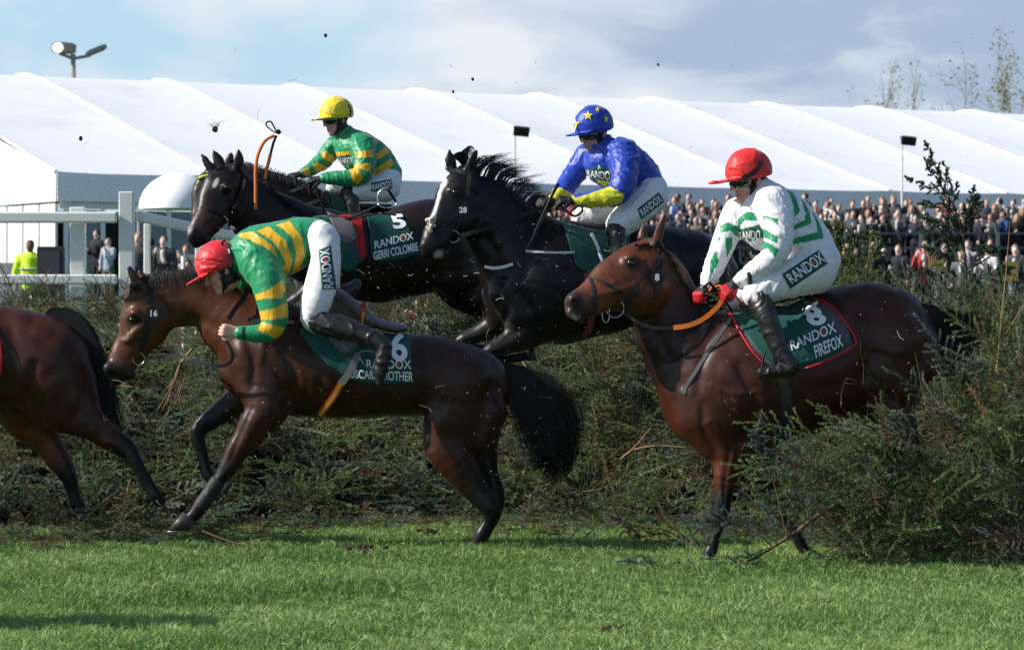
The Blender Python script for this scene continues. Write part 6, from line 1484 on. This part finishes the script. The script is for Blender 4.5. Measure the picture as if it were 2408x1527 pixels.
def build_crowd():
    r = np.random.default_rng(41)
    wt = np.array([1.5, 1.6, 1.1, 1.5, .8, .35, .6, .7, .12, 1.1, .6, .35, 1.5, 1.1]*2); wt /= wt.sum()
    pick = lambda: int(r.choice(NV, p=wt))
    CONC = mat('stand_deck', (.06, .065, .07), .8, .3, var=.2, vscale=2)
    st = empty('viewing_stand', (10, 99, 1.2)); tag(st, 'raised dark viewing stand full of spectators in front of the marquee', 'stand')
    X0, X1 = .3, 26
    for k, (y0, z) in enumerate(((98.6, 2.62), (99.6, 2.86), (100.6, 3.08), (101.6, 3.3))): boxes('step', [(X0, X1, y0, y0+.995, 1.1, z)], CONC, st)
    boxes('fascia', [(X0, X1, 98.42, 98.58, 2.2, 2.9)], DARK, st)
    rail = empty('crowd_rail', (10, 98.2, 1.2)); tag(rail, 'long grey metal handrail in front of the upper rows of spectators', 'railing')
    GM = mat('grey_metal', (.16, .18, .20), .5, .4, metal=.3)
    for z in (3.78, 3.35): tube('bar', [np.array([[X0, 98.25, z, .04], [X1, 98.25, z, .04]])], GM, rail)
    for x in np.arange(X0+.4, X1, 2.28): boxes('post', [(x-.05, x+.05, 98.18, 98.28, gz(98), 3.83)], GM, rail)
    rows = [(99.1, 2.62, 'front'), (100.1, 2.86, 'second'), (101.1, 3.08, 'third'), (102.0, 3.3, 'back')]
    for k, (y, z, nm) in enumerate(rows):
        x = .5+.2*k; n = 0
        while x < .158*y+.4:
            if not (k == 3 and r.uniform() < .4) and not (k == 2 and r.uniform() < .12):
                i = pick(); n += 1
                place_person(x+r.normal(0, .04), y+r.normal(0, .12), z, i, R(r.normal(-22, 24)), '%s, %s, %s from left in %s row of stand' % (JN[i % 14], HN[i % 6], ORD[n-1], nm), 'spectators on the upper stand')
            x += r.uniform(.34, .47)
    for k, (y, z, nm) in enumerate(((75.5, 1.22, 'front'), (77.0, 1.36, 'back'))):
        x = W(1925, 0, y).x; n = 0
        if k == 1: x += .2
        while x < .158*y+.3:
            i = pick(); n += 1
            if k == 0 and abs(x-W(2330, 0, y).x) < .3: i = 11
            if k == 0 and abs(x-W(2165, 0, y).x) < .25: i = 8
            place_person(x, y+r.normal(0, .15), z-.02, i, R(r.normal(-15, 25)), '%s, %s, %s from left in %s row below the handrail' % (JN[i % 14], HN[i % 6], ORD[n-1], nm), 'spectators below the handrail')
            x += r.uniform(.5, .85)
    boxes_ = empty('lower_terrace', (14, 76, 1.1)); tag(boxes_, 'low dark terrace under the lower rows of spectators', 'terrace')
    boxes('step', [(W(1880, 0, 75).x, 20, 74.8, 76.2, .9, 1.2)], CONC, boxes_); boxes('step', [(W(1880, 0, 75).x, 20, 76.2, 78, .9, 1.34)], CONC, boxes_)
    # a few people seen through the gap under the riderless horse, beyond the fence
    for n, (px, py, y, i, lab) in enumerate(((938, 722, 86, 6, 'pale topped spectator seen under the riderless horse, at the left of a small group'), (958, 726, 84, 1, 'navy suited spectator in the middle of the group under the riderless horse'), (984, 728, 82, 8, 'red topped spectator under the riderless horse, beside pale trousers'), (1006, 712, 60, 11, 'white clad spectator farthest right in the gap under the riderless horse'))):
        w = W(px, py, y); place_person(w.x, y, w.z-1.62, i, R(-10), lab, 'spectators seen under the riderless horse')
    # people by the entrance at the left
    for px, hy, y, i, lab in ((326, 564, 62, 9, 'bald looking man in dark grey coat beside the thin white post'), (385, 566, 66, 2, 'man in grey suit with raised arms under the canopy'), (352, 580, 70, 12, 'spectator in dark navy coat behind the thin white post'), (418, 592, 68, 4, 'spectator in brown jacket near the dark horse muzzle'), (438, 585, 72, 7, 'spectator in brown coat hidden behind the dark horse muzzle'), (228, 560, 93, 0, 'man in black suit standing at the marquee doorway'), (255, 570, 92, 10, 'spectator in pale blue shirt at the marquee doorway')):
        w = W(px, hy, y); place_person(w.x, y, w.z-1.62, i, R(r.normal(-20, 40)), lab, 'people by the marquee entrance')
build_crowd()

def build_steward():
    d = 64.0; w = W(71, 0, d); z = gz(d)+.08
    S = Solid(0); HV = (.55, .85, .02); BLK_ = (.02, .02, .022); sk = (.20, .10, .065)
    root = empty('person', (w.x, d, z)); tag(root, 'steward in a bright yellow green jacket standing behind the rail', 'person')
    B = Solid(0)
    for q in (1, -1):
        B.chain3([[q*.09, 0, .92, .085], [q*.10, .0, .50, .065], [q*.10, .01, .10, .05], [q*.11, -.08, .05, .045]], .03, BLK_, 2)
        B.chain3([[q*.21, 0, 1.40, .06], [q*.28, .0, 1.12, .05], [q*.26, -.10, .88, .04], [q*.25, -.14, .80, .04]], .02, sk, 2)
        S.chain3([[q*.20, 0, 1.41, .078], [q*.29, .0, 1.12, .068], [q*.27, -.08, .92, .055]], .02, HV, 2)
    B.chain3([[0, 0, .92, .12], [0, 0, 1.15, .13], [0, .01, 1.36, .14], [0, 0, 1.45, .07], [0, -.01, 1.55, .052]], .04, sk, 2); B.ell((0, -.015, 1.63), np.eye(3), (.075, .095, .115), .01, sk); B.ell((0, .012, 1.665), np.eye(3), (.082, .098, .098), .006, (.015, .012, .01))
    S.chain3([[0, 0, .86, .17], [0, 0, 1.1, .175], [0, .01, 1.34, .17], [0, .01, 1.45, .10]], .05, HV, 2); S.chain3([[.12, 0, 1.38, .10], [-.12, 0, 1.38, .10]], .05, HV)
    T = Matrix.Translation((w.x, d, z))
    for nm, s, m in (('body', B, PERS), ('jacket', S, mat('hi_vis', attr=True, rough=.7))):
        me = s.mesh(nm, .022, smooth=1, sigma=.004); me.transform(T); link(nm, me, m, root)
    for zz in (1.02, 1.2): tube('reflective_band', [np.array([[w.x+.185*math.cos(t)*1.06, d+.185*math.sin(t), z+zz, .022] for t in np.linspace(0, 2*np.pi, 21)])], mat('reflective', (.6, .62, .62), .4), root)
    # loudspeaker cabinet beside him
    m = W(116, 0, 60); zt = HCAM+(HY-579)/FP*60
    k = empty('loudspeaker', (m.x, 60, gz(60))); tag(k, 'black upright cabinet standing right of the steward', 'loudspeaker')
    boxes('cabinet', [(m.x-.23, m.x+.23, 60, 60.4, gz(60), zt)], mat('cabinet_black', (.022, .022, .024), .6, .4, var=.2, vscale=3), k, .02); boxes('grille', [(m.x-.19, m.x+.19, 59.985, 59.998, zt-.52, zt-.08)], mat('grille', (.05, .05, .055), .5), k); boxes('badge', [(m.x+.06, m.x+.10, 59.98, 59.997, gz(60)+.1, gz(60)+.32)], FRAME, k)
    # grey leaning board and crowd barrier
    p = W(22, 0, 68); zt = HCAM+(HY-617)/FP*68; V = [(p.x-.4, 68, gz(68)), (p.x+.32, 68, gz(68)), (p.x+.17, 68.2, zt), (p.x-.4, 68.2, zt), (p.x-.4, 68.06, gz(68)), (p.x+.32, 68.06, gz(68)), (p.x+.17, 68.26, zt), (p.x-.4, 68.26, zt)]
    tag(link('grey_board', mesh_np('grey_board', V, [(0, 1, 2, 3), (5, 4, 7, 6), (1, 5, 6, 2), (3, 2, 6, 7), (4, 0, 3, 7)], smooth=False), mat('board_grey', (.30, .31, .34), .7)), 'slanted grey board leaning behind the steward', 'board')
    bd = 50.0; a, b = W(430, 0, bd).x, W(505, 0, bd).x; zt = HCAM+(HY-602)/FP*bd; z0 = gz(bd); rt = empty('crowd_barrier', (a, bd, z0)); tag(rt, 'pale metal frame barrier behind the red cap of the leaning rider', 'barrier')
    for x in (a, b): tube('upright', [np.array([[x, bd, z0, .03], [x, bd, zt, .03]])], FRAME, rt)
    for z in (zt, zt-.25, zt-.5): tube('bar', [np.array([[a, bd, z, .025], [b, bd, z, .025]])], FRAME, rt)
build_steward()

def build_signs():
    r = np.random.default_rng(3)
    for lab, x0, x1, y0, y1 in (('yellow notice board on a post in front of the lower spectators, left of the sapling', 2183, 2219, 608, 652), ('yellow notice board at the right edge behind the bare sapling', 2359, 2393, 614, 660)):
        d = 71.0; a, b = W(x0, y1, d), W(x1, y0, d); root = empty('notice_board', ((a.x+b.x)/2, d, gz(d))); tag(root, lab, 'sign', 'yellow notice boards')
        boxes('board', [(a.x, b.x, d, d+.03, a.z, b.z)], mat('sign_yellow', (.30, .21, .035), .6), root); boxes('post', [((a.x+b.x)/2-.03, (a.x+b.x)/2+.03, d+.035, d+.09, gz(d), a.z+.1)], FRAME, root)
        h = b.z-a.z
        for fz, u0, u1 in ((.68, .18, .86), (.34, .26, .78)):
            x = a.x+(b.x-a.x)*u0
            while x < a.x+(b.x-a.x)*u1:
                w = r.uniform(.012, .028); boxes('lettering', [(x, x+w, d-.004, d-.0005, a.z+h*(fz-.06), a.z+h*(fz+r.uniform(.02, .08)))], mat('sign_dark', (.04, .03, .01), .7), root); x += w+.012
build_signs()

def build_lights():
    # mast beyond the marquee
    d = 150.0; p = W(172, 130, d); GM = mat('mast_grey', (.22, .22, .21), .5, .4, metal=.4)
    root = empty('floodlight_mast', (p.x, d, 1.2)); tag(root, 'tall floodlight mast with two lamp heads rising behind the marquee at left', 'floodlight')
    tube('pole', [np.array([[p.x, d, 1.2, .16], [p.x, d, p.z+.05, .11]])], mat('mast_pole', (.30, .27, .22), .6), root, 10)
    tube('bracket', [np.array([[*W(140, 126, d), .08], [*W(172, 138, d), .09], [*W(212, 131, d), .07]])], GM, root)
    def head(px, py, sx, sy, rot, lit):
        c = W(px, py, d); bm = bmesh.new(); bmesh.ops.create_cube(bm, size=1); bmesh.ops.bevel(bm, geom=bm.edges[:], offset=.12, segments=2, affect='EDGES'); me = bpy.data.meshes.new('lamp_head'); bm.to_mesh(me); bm.free()
        me.transform(Matrix.Translation(c)@Matrix.Rotation(rot, 4, 'Y')@Matrix.Rotation(R(15), 4, 'Z')@Matrix.Diagonal((sx, .7, sy, 1))); h = link('lamp_head', me, GM, root)
        if lit:
            q = W(px-14, py-1, d-.42); n = 18; V = [(q.x+.22*math.cos(t), q.y, q.z+.22*math.sin(t)) for t in np.linspace(0, 2*np.pi, n, endpoint=False)]+[(q.x+.2*math.cos(t), q.y-.06, q.z+.2*math.sin(t)) for t in np.linspace(0, 2*np.pi, n, endpoint=False)]
            link('lamp_glass', mesh_np('lamp_glass', V, [(i, (i+1) % n, n+(i+1) % n, n+i) for i in range(n)]+[tuple(range(2*n-1, n-1, -1))], smooth=False), mat('lamp_lit', (.9, .9, .88), .2, emit=((1, 1, .92), 2.5)), h)
    head(150, 113, 1.05, .48, R(4), True); head(226, 119, .95, .22, R(-24), False)
    # two small lamps on thin poles before the marquee
    for lab, px, hy, d, base in (('small black floodlight on a thin pole left of the rider in blue', 1226, 309, 95., 1.2), ('small black floodlight on a thin pole above the right hand spectators', 2136, 331, 103., 2.9)):
        p = W(px-16, hy, d); root = empty('pole_light', (p.x, d, base)); tag(root, lab, 'floodlight', 'small pole lights before the marquee')
        tube('pole', [np.array([[p.x, d, base, .035], [p.x, d, p.z, .03]])], mat('pole_pale', (.50, .52, .54), .5), root, 8)
        c = W(px, hy, d-.05); bm = bmesh.new(); bmesh.ops.create_cube(bm, size=1); bmesh.ops.bevel(bm, geom=bm.edges[:], offset=.06, segments=2, affect='EDGES'); me = bpy.data.meshes.new('lamp_head'); bm.to_mesh(me); bm.free()
        me.transform(Matrix.Translation(c)@Matrix.Rotation(R(6), 4, 'Y')@Matrix.Rotation(R(25), 4, 'X')@Matrix.Diagonal((.46, .16, .26, 1))); link('lamp_head', me, mat('lamp_black', (.012, .012, .014), .5), root)
        tube('bracket', [np.array([[p.x, d, p.z, .03], [p.x-.08, d, p.z+.14, .03], [c.x-.2, d, c.z+.1, .025]])], mat('pole_pale'), root)
build_lights()

def build_trees():
    r = np.random.default_rng(77); BK_ = mat('bare_bark', (.30, .28, .26), .9); LF = mat('spring_leaves', (.30, .32, .18), .6, trans=.3, var=.3, vscale=.8)
    def tree(px, ytop, spread, d, lab, leaf):
        p = W(px, ytop, d); z0 = 1.2; H = p.z-z0; root = empty('tree', (p.x, d, z0)); tag(root, lab, 'tree', 'thin spring trees behind the marquee')
        L, lv = [], []
        def grow(q, dr, ln, rad, lev):
            P_ = [np.array(q)]; dr = np.array(dr, float)
            for i in range(4): dr = dr+r.normal(0, .10, 3)+np.array([0, 0, .05]); dr /= np.linalg.norm(dr); P_.append(P_[-1]+dr*ln/4)
            Q = catmull(P_, 2); L.append(np.hstack([Q, np.linspace(rad, rad*.45, len(Q))[:, None]]))
            if lev >= 3 or ln < .35:
                for _ in range(leaf): lv.append(Q[r.integers(1, len(Q))]+r.normal(0, .22, 3))
                return
            for i in range(r.integers(4, 7)):
                k = r.integers(2, len(Q)); a = r.normal(0, .7, 3); a[2] = abs(a[2])*.6+.25; grow(Q[k], dr*.7+a*spread, ln*r.uniform(.38, .62), rad*.42, lev+1)
            grow(Q[-1], dr, ln*.6, rad*.5, lev+1)
        tube('trunk', [np.array([[p.x, d, z0, .22], [p.x+.1, d, z0+H*.35, .16]])], BK_, root, 8)
        grow((p.x+.1, d, z0+H*.33), (0, 0, 1), H*.37, .11, 0)
        V, F = tube_mesh(L, 3, caps=False); link('branches', mesh_np('branches', V, F), BK_, root)
        if lv:
            A = np.array(lv); n = len(A); a = r.normal(size=(n, 3)); a /= np.linalg.norm(a, axis=1, keepdims=True); b = np.cross(a, r.normal(size=(n, 3))); b /= np.linalg.norm(b, axis=1, keepdims=True); s = r.uniform(.06, .13, n)[:, None]
            link('crown', mesh_np('crown', np.stack([A-a*s, A+b*s*.6, A+a*s, A-b*s*.6], 1).reshape(-1, 3), np.arange(n*4).reshape(-1, 4), smooth=False), LF, root)
    tree(2408, 108, .9, 190, 'tallest leafy tree at the right edge above the marquee roof', 5); tree(2255, 172, .55, 195, 'thin bare tree left of the tallest tree behind the marquee', 1)
    tree(2085, 196, .5, 200, 'leftmost slender tree just showing over the marquee roof', 2); tree(2160, 190, .5, 205, 'faint twiggy tree second from left over the marquee roof', 1)
build_trees()

# ------------------------------------------------------------------ turf and needles thrown up by the hooves
def build_debris():
    r = np.random.default_rng(90); LL = []; cc = []
    zones = [((680, 1250), (620, 1000), (20.0, 24.5), 330), ((1100, 1500), (520, 860), (22, 23.0), 130), ((1000, 1300), (900, 1250), (20.1, 20.6), 70), ((1690, 2200), (700, 1250), (19.0, 19.5), 150), ((250, 700), (700, 1200), (20, 20.6), 80), ((100, 2300), (60, 640), (20, 24), 110)]
    for (x0, x1), (y0, y1), (d0, d1), n in zones:
        for _ in range(n):
            p = np.array(W(r.uniform(x0, x1), r.uniform(y0, y1), r.uniform(d0, d1))); a = r.normal(size=3); a /= np.linalg.norm(a); l = r.uniform(.005, .018) if r.uniform() < .92 else r.uniform(.03, .08); b = r.normal(size=3)*.25
            LL.append([p, p+a*l*.5, p+(a+b)*l]); cc.append([(.42, .42, .32), (.22, .28, .12), (.12, .18, .07), (.5, .48, .42), (.04, .03, .025)][r.choice(5, p=[.28, .2, .15, .12, .25])])
    n = len(LL); V, F = ribbons(np.array(LL), np.full((n, 3), 1.)*r.uniform(.0006, .0015, (n, 1)))
    tag(link('flying_grass', mesh_np('flying_grass', V, F, np.array(cc).repeat(6, 0)), mat('flying_bits', attr=True, rough=.7)), kind='stuff')
    SOIL = mat('soil', (.045, .030, .020), .95, .1, var=.4, vscale=80, bump=1, bscale=120)
    for px, py, rad, d, lab in ((190, 326, 5, 21, 'small dark clod of turf in the air before the marquee at left'), (506, 305, 7, 22, 'spiky clod of turf flying left of the orange reins'), (765, 84, 4, 22, 'dark clod in the sky above the yellow cap'), (1111, 186, 3.5, 22, 'tiny dark clod in the sky above the black horse'), (1547, 152, 3, 22, 'tiny clod in the sky right of the blue cap'), (1065, 216, 3, 22, 'tiny clod over the marquee ridge above the black horse')):
        c = W(px, py, d); bm = bmesh.new(); bmesh.ops.create_icosphere(bm, subdivisions=2, radius=rad/FP*d)
        for v in bm.verts: v.co *= r.uniform(.6, 1.25); v.co.z *= 1.2
        me = bpy.data.meshes.new('turf_clod'); bm.to_mesh(me); bm.free(); o = link('turf_clod', me, SOIL); o.location = c; tag(o, lab, 'clod', 'clods of turf in the air')
        if px == 506:
            S = [np.array([[r.normal(0, .006), 0, .01, .0012], [r.normal(0, .02), r.normal(0, .01), .03, .001], [r.normal(0, .035), r.normal(0, .02), r.uniform(.03, .07), .0005]]) for _ in range(14)]
            V, F = tube_mesh(S, 3, caps=False); g = link('grass_tuft', mesh_np('grass_tuft', V+np.array(c), F), mat('flying_bits2', (.10, .15, .04), .7)); g.parent = o; g.data.transform(Matrix.Translation(-c))
    # scuffed earth on the landing side
    for px, py, s, lab in ((846, 1304, .8, 'patch of kicked up dark soil on the grass under the bay in the centre'), (1010, 1262, .55, 'small scuff of dark soil behind the raised front leg'), (1440, 1494, .35, 'dark scuff of soil in the grass at the right foreground')):
        d = HCAM*FP/(py-HY); c = W(px, py, d); V, F = [], []
        bm = bmesh.new()
        for _ in range(26):
            q = Matrix.Translation((r.normal(0, .07*s), r.normal(0, .10*s), .012+.02*r.uniform()))@Matrix.Diagonal((r.uniform(.012, .035)*s, r.uniform(.012, .035)*s, r.uniform(.008, .02)*s, 1)); bmesh.ops.create_icosphere(bm, subdivisions=1, radius=1, matrix=q)
        me = bpy.data.meshes.new('soil_scuff'); bm.to_mesh(me); bm.free(); o = link('soil_scuff', me, SOIL); o.location = (c.x, d, 0.02); tag(o, lab, 'soil', 'scuffs of soil on the grass', 'stuff')
build_debris()

# unseen extra horse, added out of view at left to cast the foreground shadow
def copy_tree(o, parent=None):
    c = o.copy(); C.objects.link(c); c.parent = parent
    for ch in list(o.children): copy_tree(ch, c)
    return c
def build_shadow_horse():
    t = copy_tree(HL[0]); t.location.x -= .40; t.location.y -= 5.75; t['label'] = 'added unseen chestnut horse out of view at left, there only to cast the foreground shadow'
build_shadow_horse()
